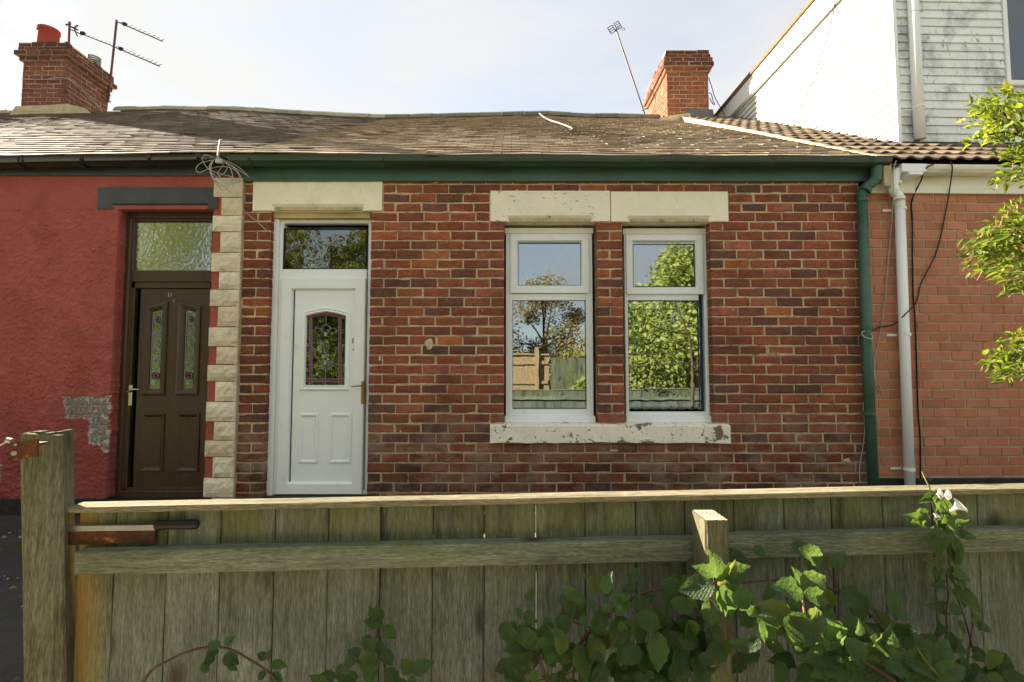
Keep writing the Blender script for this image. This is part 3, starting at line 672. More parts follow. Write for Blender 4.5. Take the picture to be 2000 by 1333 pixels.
pipe_low = [(M.v(1684, 395, DPY)), Vector((bx - .004, DPY, 1.4)), Vector((bx + .01, DPY, .0))]
dp = MB(); dp.tube(smooth_path(pipe, 5), .046, 12); dp.tube(pipe_low, .043, 14)
dpo = dp.build('downpipe', MT['green'], house, smooth=True)
for py in (352, 372, 383, 640, 808):
    cl = MB(); p = (1709, 1690, 1684, 1692, 1697)[(352, 372, 383, 640, 808).index(py)]
    yy_ = -.10 if py < 380 else DPY
    c = M.v(p, py, yy_); dirv = Vector((-.6, 0, -.8)) if py == 372 else Vector((0, 0, 1))
    cl.tube([c - dirv*.014, c + dirv*.014], .052, 14); cl.build('pipe_collar', MT['green'], dpo, smooth=False)

# ------------------------------------------------------------------ roofs
YE, YRG = -.10, 5.35
EAVE = [(M.x(p, YE, 300), M.z(q, YE, p)) for p, q in ((-600, 308), (0, 306), (200, 303), (400, 299), (480, 299), (700, 302), (850, 306), (1000, 303), (1300, 308), (1500, 306), (1690, 307), (1740, 312), (2300, 312))]
RIDGE = [(M.x(p, YRG, 225), M.z(q, YRG, p)) for p, q in ((-300, 228), (0, 224), (200, 219), (330, 216), (450, 217), (620, 227), (760, 233), (900, 230), (1050, 226), (1150, 231), (1260, 232), (1350, 238), (1500, 238))]
RL = 1.0
def roof_z(x, s):
    a = interp(EAVE, x); b = interp(RIDGE, x)
    return a + (b - a) * s + .02 * sin(x*1.7 + s*5) * s * (1-s) * 2
def roof_pt(x, s, h=0.0):
    y = YE + (YRG - YE) * s
    return (x, y - h*.49, roof_z(x, s) + h*.87)
def roof_body(name, x0, x1, parent, matl, ends=True):
    mb = MB(); nx, ns = 24, 12
    for i in range(nx+1):
        for k in range(ns+1):
            mb.add([roof_pt(x0 + (x1-x0)*i/nx, k/ns, -.03)], [])
    for i in range(nx):
        for k in range(ns):
            a = i*(ns+1)+k; mb.f.append((a, a+ns+1, a+ns+2, a+1))
    zb = 3.0; yb = 2*YRG - YE
    r0, r1 = roof_pt(x0, 1, -.03), roof_pt(x1, 1, -.03)
    mb.add([r0, r1, (x1, yb, zb), (x0, yb, zb)], [(0, 1, 2, 3)])
    mb.add([(x0, yb-.2, 0), (x1, yb-.2, 0), (x1, yb-.2, zb), (x0, yb-.2, zb)], [(0, 1, 2, 3)])
    if ends:
        for x in (x0, x1):
            r = roof_pt(x, 1, -.04); q = roof_pt(x, 0, -.04)
            mb.add([(x, .3, 0), (x, yb-.2, 0), (x, yb-.2, zb), r, (x, .3, q[2]+.1)], [(0, 1, 2, 3, 4)])
    return mb.build(name, matl, parent)
def roof_tiles(x0, x1, parent, gauge, width, colf, limit, sk_=0.0):
    rows = int(6.2 / gauge); ds = 1.0 / rows; order = []
    for r in range(rows):
        x = x0 - (width * .5 if r % 2 else 0); 
        while x < x1:
            a, b = max(x, x0), min(x + width, x1)
            if b - a > .03: order.append((r, a + RND.uniform(.001, .0045), b - RND.uniform(.001, .0045)))
            x += width
    st = MB(); cnt = 0
    for (r, a, b) in order:
        s0 = r * ds; s1 = min(1.0, s0 + ds * 1.35)
        j = lambda k=.0015: RND.uniform(-k, k)
        s0 += RND.uniform(-.0016, .0016); lift = .017 + j(.0022)
        if RND.random() < .02: s0 -= .004; lift += .006
        if r == 0: s0 -= .004 + abs(j(.004))
        h0, h1 = lift + j(), lift + j()
        top = [roof_pt(a, s0, h0), roof_pt(b, s0, h1), roof_pt(b, s1, .003), roof_pt(a, s1, .003)]
        bot = [roof_pt(a, s0, h0-.013), roof_pt(b, s0, h1-.013), roof_pt(b, s1, -.006), roof_pt(a, s1, -.006)]
        single = cnt < limit and -4.75*(1+s0*1.2) < (a+b)/2 < 4.75
        mb = MB() if single else st
        mb.add(top + bot, [(0, 1, 2, 3), (4, 7, 6, 5), (0, 4, 5, 1), (1, 5, 6, 2), (3, 2, 6, 7), (0, 3, 7, 4)], colf())
        if single: cnt += 1; mb.build('roof_tile', MT['tile'], parent)
    st.build('tile_courses', MT['tile'], parent, kind='stuff')
def main_tile():
    c = RND.choice([(156, 139, 118), (136, 120, 102), (150, 134, 112), (130, 116, 98), (154, 136, 114), (140, 124, 102)]); return S(*c, RND.uniform(.9, 1.45))
def left_tile():
    c = RND.choice([(160, 142, 126), (152, 134, 120), (166, 148, 132), (146, 130, 116)]); return S(*c, RND.uniform(.42, .64))
XPW = M.x(462, YE, 300)
ro = roof_body('roof', XPW, 3.34, house, MT['felt'])
roof_tiles(XPW + .004, 3.33, ro, .15, .185, main_tile, 300)
def ridge_run(x0, x1, parent, c0):
    x = x0
    while x < x1 - .1:
        e_ = min(x + .46, x1); mb = MB()
        zA, zB = roof_z(x, 1) + RND.uniform(-.008, .008), roof_z(e_, 1) + RND.uniform(-.008, .008)
        pr = lambda z: [(-.17, -.06), (-.12, .02), (-.05, .075), (.05, .075), (.12, .02), (.17, -.06), (.15, -.07), (.0, .05), (-.15, -.07)]
        P = pr(0); m = len(P)
        vs = [(x + .004, YRG + a, zA + b) for a, b in P] + [(e_ - .004, YRG + a, zB + b) for a, b in P]
        mb.add(vs, [(k, (k+1) % m, (k+1) % m + m, k + m) for k in range(m)] + [tuple(range(m-1, -1, -1)), tuple(range(m, 2*m))], S(*c0, RND.uniform(.75, 1.2)))
        mb.build('ridge_tile', MT['ridge'], parent); x = e_
ridge_run(XPW, 2.95, ro, (112, 108, 92))

# chimneys
def chimney(parent, x0, x1, y0, y1, zb, courses, matl, cols, dark, name='chimney', mk=MT['mortar']):
    """courses: list of outward offsets from the bottom course up"""
    core = MB(); z = zb - .35; H = COURSE
    ztop = zb + len(courses) * H
    core.box(x0 + .006, x1 - .006, y0 + .006, y1 - .006, zb - .9, zb + .001)
    for k, off in enumerate(courses): core.box(x0 - off + .006, x1 + off - .006, y0 - off + .006, y1 + off - .006, zb + k*H, zb + (k+1)*H - (.004 if k == len(courses)-1 else 0))
    c = core.build(name, mk, parent)
    maps = [(lambda u, v, w: (u, y0 + w, v), 'x', y0), (lambda u, v, w: (x0 + w, u, v), 'yl', x0), (lambda u, v, w: (x1 - w, u, v), 'yr', x1)]
    for k in range(-3, len(courses)):
        off = courses[k] if k >= 0 else 0
        a = zb + k*H + .005; b = a + H - .010; top_ = k == len(courses) - 1
        for mp_, ax, base in maps:
            p, q = (x0 - off, x1 + off) if ax == 'x' else (y0 - off, y1 + off)
            if ax == 'x': f = lambda u, v, w: (u, y0 - off + w, v)
            elif ax == 'yl': f = lambda u, v, w: (x0 - off + w, u, v)
            else: f = lambda u, v, w: (x1 + off - w, u, v)
            x = p; n_ = 0
            while x < q - .02:
                ln = .245 if not (n_ == 0 and (k + (ax != 'x')) % 2) else .125
                e_ = min(x + ln, q)
                if q - e_ < .06: e_ = q
                pd = .75 if k >= len(courses) - dark else .04
                cc = RND.choice(PALD if RND.random() < pd else cols)
                mb = MB(); brick_geo(mb, f, x + (.005 if x > p else .001), e_ - (.005 if e_ < q else .001), a, b + (RND.uniform(-.03, .018) if top_ else 0), S(*cc, RND.uniform(.9, 1.12)*KS*(.72 if k >= len(courses) - dark else .80)), RND.uniform(-.003, .003), .05, .007, .003)
                mb.build('brick', matl, c); x = e_; n_ += 1
    return c
cx0, cx1 = M.x(1303, 5.0, 180), M.x(1384, 5.0, 180)
czb = M.z(236, 5.0, 1340); nc = int(round((M.z(101, 5.0, 1340) - czb) / COURSE))
offs = [0.0]*(nc-5) + [.04, .085, .07, .035, .02]
ch2 = chimney(house, cx0, cx1, 5.0, 6.4, czb, offs, MT['brick'], [(140, 84, 62), (146, 90, 66), (134, 80, 60), (138, 86, 66)], 4, 'chimney', MT['chmortar'])
fl_ = MB(); fl_.prism([(cx0-.06, czb-.25), (cx1+.12, czb-.25), (cx1+.06, czb+.2), ((cx0+cx1)/2+.02, czb+.22), ((cx0+cx1)/2-.1, czb+.06), (cx0-.02, czb+.05)], 4.955, 5.0 - .004); fl_.build('flashing', MT['lead'], ch2)
f2 = MB(); f2.prism([(cx0-.30, czb-.2), (cx0+.45, czb-.25), (cx0+.40, czb+.10), (cx0, czb+.05), (cx0-.18, czb+.0)], 4.90, 4.954); f2.build('mortar_flaunching', MT['fillet'], ch2)

# ================================================================== THE RED RENDERED HOUSE
red = thing('terraced_house', 'red roughcast cottage with brown door and pale stone quoins', 'house', (0, 0, 0), 0, TG)
MT['render'] = mat('red_roughcast', vcol=True, rough=.9, var=((3, .10, None), (40, .08, None)), blotch=((S(110, 56, 52), 2.2, .5, .75, None, .5), (S(120, 56, 52), 30, .60, .74, None, .4)), bump=((70, .8, .012, None), (160, .5, .005, None)), spec=.15)
YR_ = -.015
pr_ = [rect_px(M, 124, 775, 212, 818, YR_) + (0,), rect_px(M, 172, 815, 212, 868, YR_) + (0,), rect_px(M, 200, 860, 212, 886, YR_) + (0,), rect_px(M, -30, 905, 0, 945, YR_) + (0,)]
bx0, bx1 = M.x(219, YR_, 700), M.x(407.5, YR_, 700)
bz1 = M.z(409, YR_, 310)
RX0 = -9.4
zpl = M.z(974, YR_, 100)
rw = MB()
RED = S(160, 86, 78, 1.06)
rw.col = RED
XG = -5.3
grid_wall(rw, RX0, M.x(458, YR_, 700), zpl, ZT, YR_, .25, [(bx0, bx1, -.1, bz1), (XG, bx0, zpl, bz1)])
from mathutils import noise as mnoise
def patch_d(x, z):
    d = min(max(abs(x - (a+b)/2) - (b-a)/2, abs(z - (c+e_)/2) - (e_-c)/2) for a, b, c, e_, _ in pr_)
    return d + .035 * mnoise.noise((x*14, z*14, 3)) + .02 * mnoise.noise((x*45, z*45, 9))
st = .0085; nx = int((bx0 - .03 - XG) / st); nz = int((bz1 - zpl) / st)
for i in range(nx + 4):
    # the last columns turn the rounded corner into the door reveal
    ex = i - nx
    for k in range(nz + 1):
        z = zpl + (bz1 - zpl) * k / nz
        if ex <= 0: x = XG + (bx0 - .03 - XG) * i / nx; y = YR_
        else:
            x = bx0 - .03 + (.022, .03, .03)[ex-1]; y = YR_ + (.006, .03, .11)[ex-1]
        lump = mnoise.noise((x*30, z*30, 0)); l2 = mnoise.noise((x*70, z*70, 5)); l3 = mnoise.noise((x*11, z*11, 2))
        h = .0085 * max(-.25, lump + .5 * mnoise.noise((x*58, z*40, 7))) + .0034 * l2 + .006 * l3
        d = patch_d(x, z) if x < bx0 - .005 else 1
        t = .5 + .5 * l3
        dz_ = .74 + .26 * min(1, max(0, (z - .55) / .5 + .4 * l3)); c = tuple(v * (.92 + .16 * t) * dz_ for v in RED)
        if d < 0:
            r_ = z / .088; off = .5 * (int(r_) % 2); jx = ((x / .24 + off) % 1); jz = r_ % 1
            joint = jz < .12 or jx < .05
            h = -.010 + .003 * l2 - (.005 if joint else 0)
            g_ = .22 + .08 * lump + (.05 if joint else 0) + (.26 if (l2 > .34 or d > -.013 or (lump > .3 and d > -.05)) else 0)
            c = (g_, g_ * .94, g_ * .84)
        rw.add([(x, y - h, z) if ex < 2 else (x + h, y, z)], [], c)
b0 = len(rw.v) - (nx + 4) * (nz + 1)
for i in range(nx + 3):
    for k in range(nz):
        q = b0 + i*(nz+1) + k; rw.f.append((q, q+nz+1, q+nz+2, q+1))
rw.box(XG, bx0 - .002, YR_ + .022, .25, zpl, bz1)
rwo = rw.build('wall', MT['render'], red)
# rounded render return at the door's side
pl = MB(); pl.box(RX0, bx0, YR_-.014, .2, 0, zpl - .001, ch=.006); pl.build('plinth', MT['plinth'], red)
LB = rect_px(M, 190, 366, 425, 408, YR_-.012)
lintel(LB, M.x(222, 0, 405), M.x(410, 0, 405), .05, MT['black'], YR_-.012, .12, red)
# quoins
qs = [(347, 384, 1), (386, 419.5, 0), (421, 451.5, 1), (453, 492, 0), (493.5, 530, 1), (531.5, 564.5, 0), (566, 597.5, 1), (599, 637.5, 0), (639.5, 676.5, 1), (678, 711.5, 0), (713.5, 744.5, 1), (746, 784, 0), (786, 823.5, 1), (825, 860, 0), (861.5, 892.5, 1), (894, 933, 0), (935, 972, 1), (974, 1010, 0)]
YQ = YR_ - .028
for a, b, big in qs:
    x1_ = M.x(461.5, YQ, 700) - .0; x0_ = M.x(404.5 if big else 421, YQ, 700)
    z0_, z1_ = M.z(b, YQ, 440), M.z(a, YQ, 440); nx, nz = 6, 4; mb = MB()
    mb.col = S(*RND.choice([(212, 202, 174), (206, 194, 166), (216, 207, 182), (208, 198, 172)]), RND.uniform(.98, 1.12))
    for i in range(nx+1):
        for k in range(nz+1):
            ed = i in (0, nx) or k in (0, nz)
            mb.add([(x0_ + (x1_-x0_)*i/nx, YQ + (.012 if ed else RND.uniform(-.010, .005)), z0_ + (z1_-z0_)*k/nz)], [])
    for i in range(nx):
        for k in range(nz): q = i*(nz+1)+k; mb.f.append((q, q+nz+1, q+nz+2, q+1))
    mb.box(x0_, x1_, YQ+.014, .02, z0_, z1_)
    mb.build('quoin', MT['stone'], red)
js = MB(); js.box(M.x(458.5, YR_, 700), XL + .003, YR_ - .006, .1, 0, ZT); js.build('mortar_strip', MT['fillet'], red)
# brown door
yB = .085
bf = MB(); X0, X1, Z0, Z1 = rect_px(M, 232, 416, 420, 972, yB)
bf.ring([(X0, Z0), (X1, Z0), (X1, Z1), (X0, Z1)], [(0, yB+.07), (0, yB), (.05, yB), (.06, yB+.012), (.075, yB+.012), (.085, yB+.025), (.085, yB+.07)])
bfl = rect_px(M, 258, 437, 411, 529, yB+.02)
bf.box(X0+.08, X1-.01, yB+.006, yB+.06, M.z(551, yB), bfl[2], ch=.005)
bf.box(X0+.08, X0+.115, yB+.012, yB+.06, Z0, M.z(551, yB), ch=.004); bf.box(X0+.08, X1, yB+.012, yB+.06, M.z(563, yB), M.z(551, yB) - .001, ch=.004)
bf.box(X0, X1, yB-.02, yB+.04, Z1, bz1+.02)
bfo = bf.build('door_frame', MT['brown'], red)
pn = MB(); pn.box(bfl[0]-.012, bfl[1]+.012, yB+.034, yB+.04, bfl[2]-.012, bfl[3]+.012); pn.build('fanlight_pane', MT['obscure'], bfo)
tr_ = MB(); tr_.box(bfl[0]-.003, bfl[0]+.006, yB+.015, yB+.034, bfl[2], bfl[3]); tr_.build('glazing_bead', MT['upvc'], bfo)
bl_ = rect_px(M, 267, 565, 408, 962, yB+.02); ylb = yB + .022
G1 = arch(M, 293, 317, 606, 602, 762, ylb, 'r'); G2 = arch(M, 359, 383, 606, 602, 762, ylb, 'l')
dm = MB()
gv = [(G1[0][0], G1[1][0], G1[0][1], G1[3][1]), (G2[0][0], G2[1][0], G2[0][1], G2[2][1])]
grid_wall(dm, bl_[0], bl_[1], bl_[2], bl_[3], ylb, ylb+.035, gv)
bdo = dm.build('door', MT['brown'], red)
for (Gp, mo) in ((G1, arch(M, 280, 326, 600, 589, 773, ylb, 'r')), (G2, arch(M, 346, 391, 600, 589, 773, ylb, 'l'))):
    mb = MB(); mb.ring(mo, [(0, ylb+.001), (.004, ylb-.012), (.020, ylb-.016), (.045, ylb-.006), (.06, ylb+.006), (.06, ylb+.02)]); mb.build('glazing_surround', MT['brown'], bdo)
    pn = MB(); pn.prism(inset(Gp, -.01), ylb+.012, ylb+.017); pn.build('pane', MT['obscure'], bdo)
    xa, xb = Gp[0][0], Gp[1][0]; za = Gp[0][1]; H_ = max(p[1] for p in Gp) - za; xm = (xa+xb)/2; yc = ylb+.008
    lc = MB(); V = lambda fx, fz: (xa + (xb-xa)*fx, yc, za + H_*fz)
    lc.tube([V(.08, 0), V(.08, .97)], .0022, 4); lc.tube([V(.94, 0), V(.94, .97)], .0022, 4)
    lc.tube([V(0, .67), V(1, .67)], .0026, 4); lc.tube([V(0, .33), V(1, .33)], .0018, 4)
    for (cz, rr_) in ((.86, .30), (.17, .42)):
        lc.tube([(xm + (xb-xa)*rr_*cos(t*pi/6), yc, za + H_*cz + (xb-xa)*rr_*sin(t*pi/6)*(1.2 if cz > .5 else .9)) for t in range(13)], .0026, 4)
        lc.tube([(xm + (xb-xa)*rr_*.5*cos(t*pi/4), yc, za + H_*cz + (xb-xa)*rr_*.5*sin(t*pi/4)) for t in range(9)], .0022, 4)
    for ph in (0, pi):
        lc.tube([V(.5 + .3*sin(ph + k*.62), .24 + .56*k/20) for k in range(21)], .0020, 4)
    lc.tube([V(.2, .02), V(.45, .06), V(.6, .1), V(.55, .13)], .002, 4)
    lc.build('leading', MT['came'], bdo)
    rs = MB()
    rs.prism([(xm + (xb-xa)*.22*cos(t*pi/4), za + H_*.86 + (xb-xa)*.28*sin(t*pi/4)) for t in range(8)], yc+.001, yc+.004)
    rs.prism([(xm + (xb-xa)*.36*cos(t*pi/4), za + H_*.17 + (xb-xa)*.32*sin(t*pi/4)) for t in range(8)], yc+.001, yc+.004)
    rs.build('coloured_rose', MT['rose'], bdo)
for (a, b, c, d) in ((276, 807, 321, 922), (345, 807, 390, 922)):
    q = rect_px(M, a, b, c, d, ylb); mb = MB()
    mb.ring([(q[0], q[2]), (q[1], q[2]), (q[1], q[3]), (q[0], q[3])], [(0, ylb+.001), (.004, ylb-.012), (.014, ylb-.013), (.035, ylb-.002), (.04, ylb+.001)])
    mb.build('panel_moulding', MT['brown'], bdo)
hn = MB(); q = rect_px(M, 251, 752, 258, 793, yB); hn.box(q[0], q[1], yB-.004, yB+.014, q[2], q[3], ch=.003)
p0 = M.v(252, 765, yB-.035); hn.tube([p0+Vector((0, .04, 0)), p0], .010, 8); hn.tube(smooth_path([M.v(245, 766, yB-.03), p0, M.v(262, 761, yB-.04), M.v(271, 762, yB-.036)], 3), .0075, 8)
hn.build('handle', MT['chrome'], bdo)
numeral('u', 332, 577, .040, ylb-.003, MT['steel'], bdo); numeral('4', 340, 588, .038, ylb-.003, MT['steel'], bdo)
bk = MB(); bk.box(X0-.05, X1+.05, .252, 1.2, 0, Z1+.2); bko = bk.build('hallway', MT['room'], red)
bm = bmesh.new(); bm.from_mesh(bko.data)
bmesh.ops.delete(bm, geom=[f for f in bm.faces if abs(f.normal.y) > .9 and f.calc_center_median().y < .5], context='FACES'); bm.to_mesh(bko.data); bm.free()
st_ = MB(); st_.box(bx0, bx1, -.02, .24, 0, Z0 + .002, ch=.004); st_.build('door_step', MT['plinth'], red)
# eaves of the red house
fb = MB(); fb.sweepx([(-.035, M.z(343, -.035)), (-.035, zf1+.06), (.0, zf1+.06), (.0, M.z(343, -.035))], RX0, M.x(480, -.03, 340) - .012, 0, 0, 8, .002); fb.build('fascia_board', MT['black'], red)
gl = MB(); gzl = M.z(302, GY-GR); gl.sweepx(gutter_prof(GY, gzl, .066), RX0, M.x(450, GY, 315), -.10, .010, 14, .002)
glo = gl.build('gutter', MT['blackgutter'], red)
for px, wd_ in ((52, .018), (170, .01), (300, .008), (395, .01), (466, .02)):
    b_ = MB(); x = min(M.x(px, GY, 315), M.x(449, GY, 315)); dz = -.10 + .11 * (x - RX0) / (M.x(450, GY, 315) - RX0)
    for s_ in (-wd_, wd_): b_.tube([(x + s_, GY + .071*cos(pi + pi*k/8), gzl + dz + .002 + .071*sin(pi + pi*k/8)) for k in range(9)], .008, 4)
    b_.build('gutter_bracket', MT['blackgutter'], glo)
rr_o = roof_body('roof', -12.5, XPW - .004, red, MT['felt'])
roof_tiles(-12.4, XPW - .004, rr_o, .17, .19, left_tile, 300)
ridge_run(-7.9, XPW - .002, rr_o, (150, 146, 124)); ridge_run(-12.4, -9.2, rr_o, (150, 146, 124))
lx0, lx1 = M.x(43, 4.9, 160), M.x(127, 4.9, 160)
lzb = M.z(216, 4.9, 85); nl = int(round((M.z(84, 4.9, 85) - lzb) / COURSE))
ch1 = chimney(red, lx0, lx1, 4.9, 5.95, lzb, [0.0]*(nl-4) + [.045, .10, .06, .055], MT['brick'], [(124, 80, 68), (130, 84, 70), (118, 76, 66), (126, 84, 70)], 4, 'chimney', MT['chmortar'])
fm = MB(); fm.prism([(lx0-.25, lzb-.3), (lx1+.75, lzb-.25), (lx1+.45, lzb+.02), (lx1+.1, lzb+.10), (lx0+.5, lzb+.07), (lx0-.04, lzb+.05)], 4.84, 4.895); fm.build('mortar_flaunching', MT['fillet'], ch1)
ff = MB(); ff.prism([(4.895, lzb-.4), (6.1, lzb-.2), (6.0, lzb+.02), (5.3, lzb+.12), (4.895, lzb+.11)], lx1+.004, lx1+.06, axis='x'); ff.build('mortar_flaunching', MT['fillet'], ch1)
ztc = lzb + nl*COURSE
def pot(px, y, w, h, matl, name='chimney_pot'):
    x = M.x(px, y, 70); mb = MB()
    mb.lathe((x, y, ztc - .01), [(w*1.0, 0), (w*.98, h*.3), (w*.90, h*.85), (w*.99, h*.88), (w*.99, h), (w*.82, h), (w*.8, h*.3)], 22); return mb.build(name, matl, ch1, smooth=False)
pot(95, 5.2, .185, .50, MT['pot'])
xc = lx1 - .2; cw = MB()
for k in range(5): cw.lathe((xc + .1, 5.65, ztc + .02 + k*.04), [(.10, 0), (.125, .01), (.125, .022), (.10, .03)], 16)
cw.build('chimney_cowl', MT['steel'], ch1)

# ================================================================== THE HOUSE WITH THE WHITE DORMER
rh = thing('terraced_house', 'orange brick house with white clad dormer above its tiled eaves', 'house', R.o, R.phi, TG)
zr_t = R.z(378, 0, 1850)
RW = 5.2
rm_ = MB(); rm_.box(.002, RW, .006, .26, .0, zr_t + .05)
rwall = rm_.build('wall', MT['newmortar'], rh)
zpl_r = R.z(934, 0, 1850)
bricks = lay(.01, RW, zpl_r + .003, zr_t, [], .2, .0862, zr_t - .004, .010)
def newcol(b):
    c = RND.choice([(176, 119, 93), (170, 115, 91), (180, 123, 97), (164, 110, 86), (172, 119, 95), (172, 114, 85)]); return S(*c, RND.uniform(1.0, 1.18))
emit_bricks(bricks, rwall, front, MT['newbrick'], newcol, 300, score=lambda b: (b[1]-b[0])*(1 if b[1] < 1.75 else .2), ch=.003, jit=.001)
pl = MB(); pl.box(.01, RW, -.02, .1, 0, zpl_r, ch=.008); pl.build('plinth', MT['plinth'], rh)
# fascia & white gutter
fz0, fz1 = R.z(378, -.03, 1850), R.z(344, -.03, 1850)
fx0 = R.x(1700, -.03, 350)
MT['fasciaw'] = mat('cream_fascia', S(222, 220, 205, 1.1), .45, var=((3, .04, None),), blotch=((S(186, 170, 96), 1.5, .3, .6, (.4, 1, 1), .75, (2, fz0 + .07, fz0 + .13)),), spec=.4)
fm = MB(); fm.box(fx0, RW, -.03, .0, fz0, fz1 + .08, ch=.003); fm.build('fascia_board', MT['fasciaw'], rh)
gzr = R.z(322, -.16, 1850)
gm = MB(); GP = [(-.165, gzr), (-.165, gzr-.012), (-.155, gzr-.035), (-.13, gzr-.062), (-.055, gzr-.062), (-.035, gzr), (-.04, gzr), (-.06, gzr-.056), (-.127, gzr-.056), (-.15, gzr-.03), (-.16, gzr)]
gm.sweepx(GP, R.x(1750, -.1, 330), RW, .0, 0.0, 6, .002); go = gm.build('gutter', MT['upvc_old'], rh)
gj = MB(); gj.box(R.x(1750, -.1, 330), R.x(1798, -.1, 330), -.172, -.03, gzr-.072, gzr+.004, ch=.006); gj.box(R.x(1762, -.1, 330), R.x(1790, -.1, 330), -.176, -.03, gzr-.10, gzr-.073, ch=.004); gj.build('gutter_outlet', MT['upvc'], go)
wp = MB(); P_ = [R.v(1752, 332, -.10), R.v(1746, 352, -.10), R.v(1744, 372, -.09), R.v(1752, 380, -.08), R.v(1757, 390, -.065), R.v(1757.5, 405, -.065)]
wp.tube(smooth_path(P_, 5), .041, 14); a = R.v(1757.5, 405, -.065); b = R.v(1776, 940, -.065)
wp.tube([a, (a+b)/2, Vector((b.x, -.065, .02))], .041, 16)
wpo = wp.build('downpipe', MT['upvc'], rh, smooth=True)
for px, py in ((1759, 408), (1767.5, 654), (1775.5, 917)):
    c = R.v(px, py, -.065); mb = MB(); mb.tube([c - Vector((0, 0, .012)), c + Vector((0, 0, .012))], .046, 14)
    mb.box(c.x - .125, c.x - .03, -.012, -.006, c.z - .012, c.z + .010); mb.build('pipe_clip', MT['upvc_old'], wpo)
for (px, py) in ((1749, 358), (1745, 372), (1756, 388)):
    c = R.v(px, py, -.09); mb = MB(); mb.tube([c - Vector((0, 0, .012)), c + Vector((0, 0, .012))], .047, 14); mb.build('pipe_collar', MT['upvc_old'], wpo)
# roof
REY = -.15; rez = R.z(320, REY, 1850) + .012; rrz = M.z(236, 5.0, 1400) + .14; RRY = 5.15
RSL = (rrz - rez) / (RRY - REY)
rz_ = lambda y: rez + (y - REY) * RSL
rb = MB(); xw = .19; rb.add([(xw, REY, rez-.03), (RW, REY, rez-.03), (RW, RRY, rrz-.03), (xw, RRY, rrz-.03), (xw, 10.5, 3), (RW, 10.5, 3), (RW, 10.5, 0), (xw, 10.5, 0)], [(0, 1, 2, 3), (3, 2, 5, 4), (4, 5, 6, 7)])
rb.add([(RW, .3, 0), (RW, 10.5, 0), (RW, 10.5, 3), (RW, RRY, rrz), (RW, REY, rez)], [(0, 1, 2, 3, 4)])
rbo = rb.build('roof', MT['felt'], rh)
ROWS = 18; g_ = (RRY - REY) / ROWS
DX0 = R.x(1755, 1.02, 270)
DY = 1.02
def pant_tile(x, r, w=.15):
    mb = MB(); y0 = REY + r*g_; y1 = y0 + g_ + .06; n = 8; j = RND.uniform(-.004, .004)
    prof = lambda u: .024 * (.5 - .5*cos(2*pi*min(1, u*1.0))) if u < .62 else .024*(.5-.5*cos(2*pi*.62)) * (1-(u-.62)/.38) - .004*sin((u-.62)/.38*pi)
    for (y, h) in ((y0, .038 + j), (y1, .006)):
        for lay_ in (0, -.016):
            for k in range(n+1): mb.add([(x + w*k/n, y, rz_(y) + h + lay_ + prof(k/n))], [])
    m = n+1
    for k in range(n):
        mb.f += [(k, k+1, 2*m+k+1, 2*m+k), (k, m+k, m+k+1, k+1)]
    mb.f += [(0, 2*m, 3*m, m), (n, m+n, 3*m+n, 2*m+n)]
    c = RND.choice([(112, 98, 82), (102, 90, 76), (120, 106, 88), (96, 84, 72)]); mb.c = [S(*c, RND.uniform(.85, 1.15))] * len(mb.v)
    mb.build('pantile', MT['pantile'], rbo)
for r in range(ROWS):
    y = REY + r * g_; x = xw - .02
    while x < RW - .1:
        if x < DX0 + .02 or y < DY + .02: pant_tile(x, r)
        x += .152
# bright mortar verge against the lower slate roof
vg = MB(); N_ = 20
for k in range(N_):
    ya, yb_ = REY + (RRY-REY)*k/N_, REY + (RRY-REY)*(k+1)/N_
    vg.prism([(ya, rz_(ya)-.22), (yb_, rz_(yb_)-.22), (yb_, rz_(yb_)+.042+RND.uniform(-.006, .006)), (ya, rz_(ya)+.042+RND.uniform(-.006, .006))], .145+RND.uniform(-.008, .008), .21, axis='x')
vg.build('mortar_verge', MT['fillet'], rbo)
# dormer
dbx1 = RW - .2; dtop = rrz + .02
db = MB(); db.box(DX0 + .03, dbx1, DY + .03, RRY + 1, rz_(DY) - .2, dtop)
dor = db.build('dormer', MT['cladside'], rh)
wx0, wx1, wz0, wz1 = R.x(1960, DY, 60), R.x(2180, DY, 60), R.z(166, DY, 1975), R.z(-20, DY, 1975)
zb_ = rz_(DY) + .05; P = .0985; k = 0
zz = zb_
while zz < dtop - .02:
    z1_ = min(zz + P, dtop)
    segs = [(DX0 + .035, dbx1)]
    if z1_ > wz0 + .01 and zz < wz1 - .01: segs = [(DX0 + .035, wx0 - .01), (wx1 + .01, dbx1)]
    for a, b in segs:
        mb = MB(); mb.col = S(228, 233, 233, RND.uniform(.98, 1.08))
        zt = z1_ - .003
        if z1_ > wz0 + .01 and zz < wz0: pass
        mb.prism([(DY - .004, zz), (DY + .012, zt), (DY + .028, zt), (DY + .028, zz)], a, b, axis='x'); mb.build('cladding_board', MT['clad'], dor)
    ye = DY + (zz - zb_) / RSL + .25
    ye = min(ye, RRY + .6)
    mb = MB(); mb.col = S(226, 226, 220, RND.uniform(.99, 1.04))
    vs = []
    for y in (DY + .001, ye):
        vs += [(DX0 - .010, y, zz + .004), (DX0 + .014, y, zt), (DX0 + .028, y, zt), (DX0 + .028, y, zz)]
    mb.add(vs, [(0, 4, 5, 1), (1, 5, 6, 2), (2, 6, 7, 3), (3, 7, 4, 0), (0, 1, 2, 3), (4, 7, 6, 5)]); mb.build('cladding_board', MT['cladside'], dor)
    zz += P
ct = MB(); ct.box(DX0 - .012, DX0 + .034, DY - .014, DY + .0, rz_(DY) - .02, dtop, ch=.003); ct.build('corner_trim', MT['upvc'], dor)
sl = MB(); sl.box(DX0 - .12, dbx1 + .1, DY - .16, RRY + 1.2, dtop + .24, dtop + .31, ch=.008); slo = sl.build('flat_roof', MT['felt'], dor)
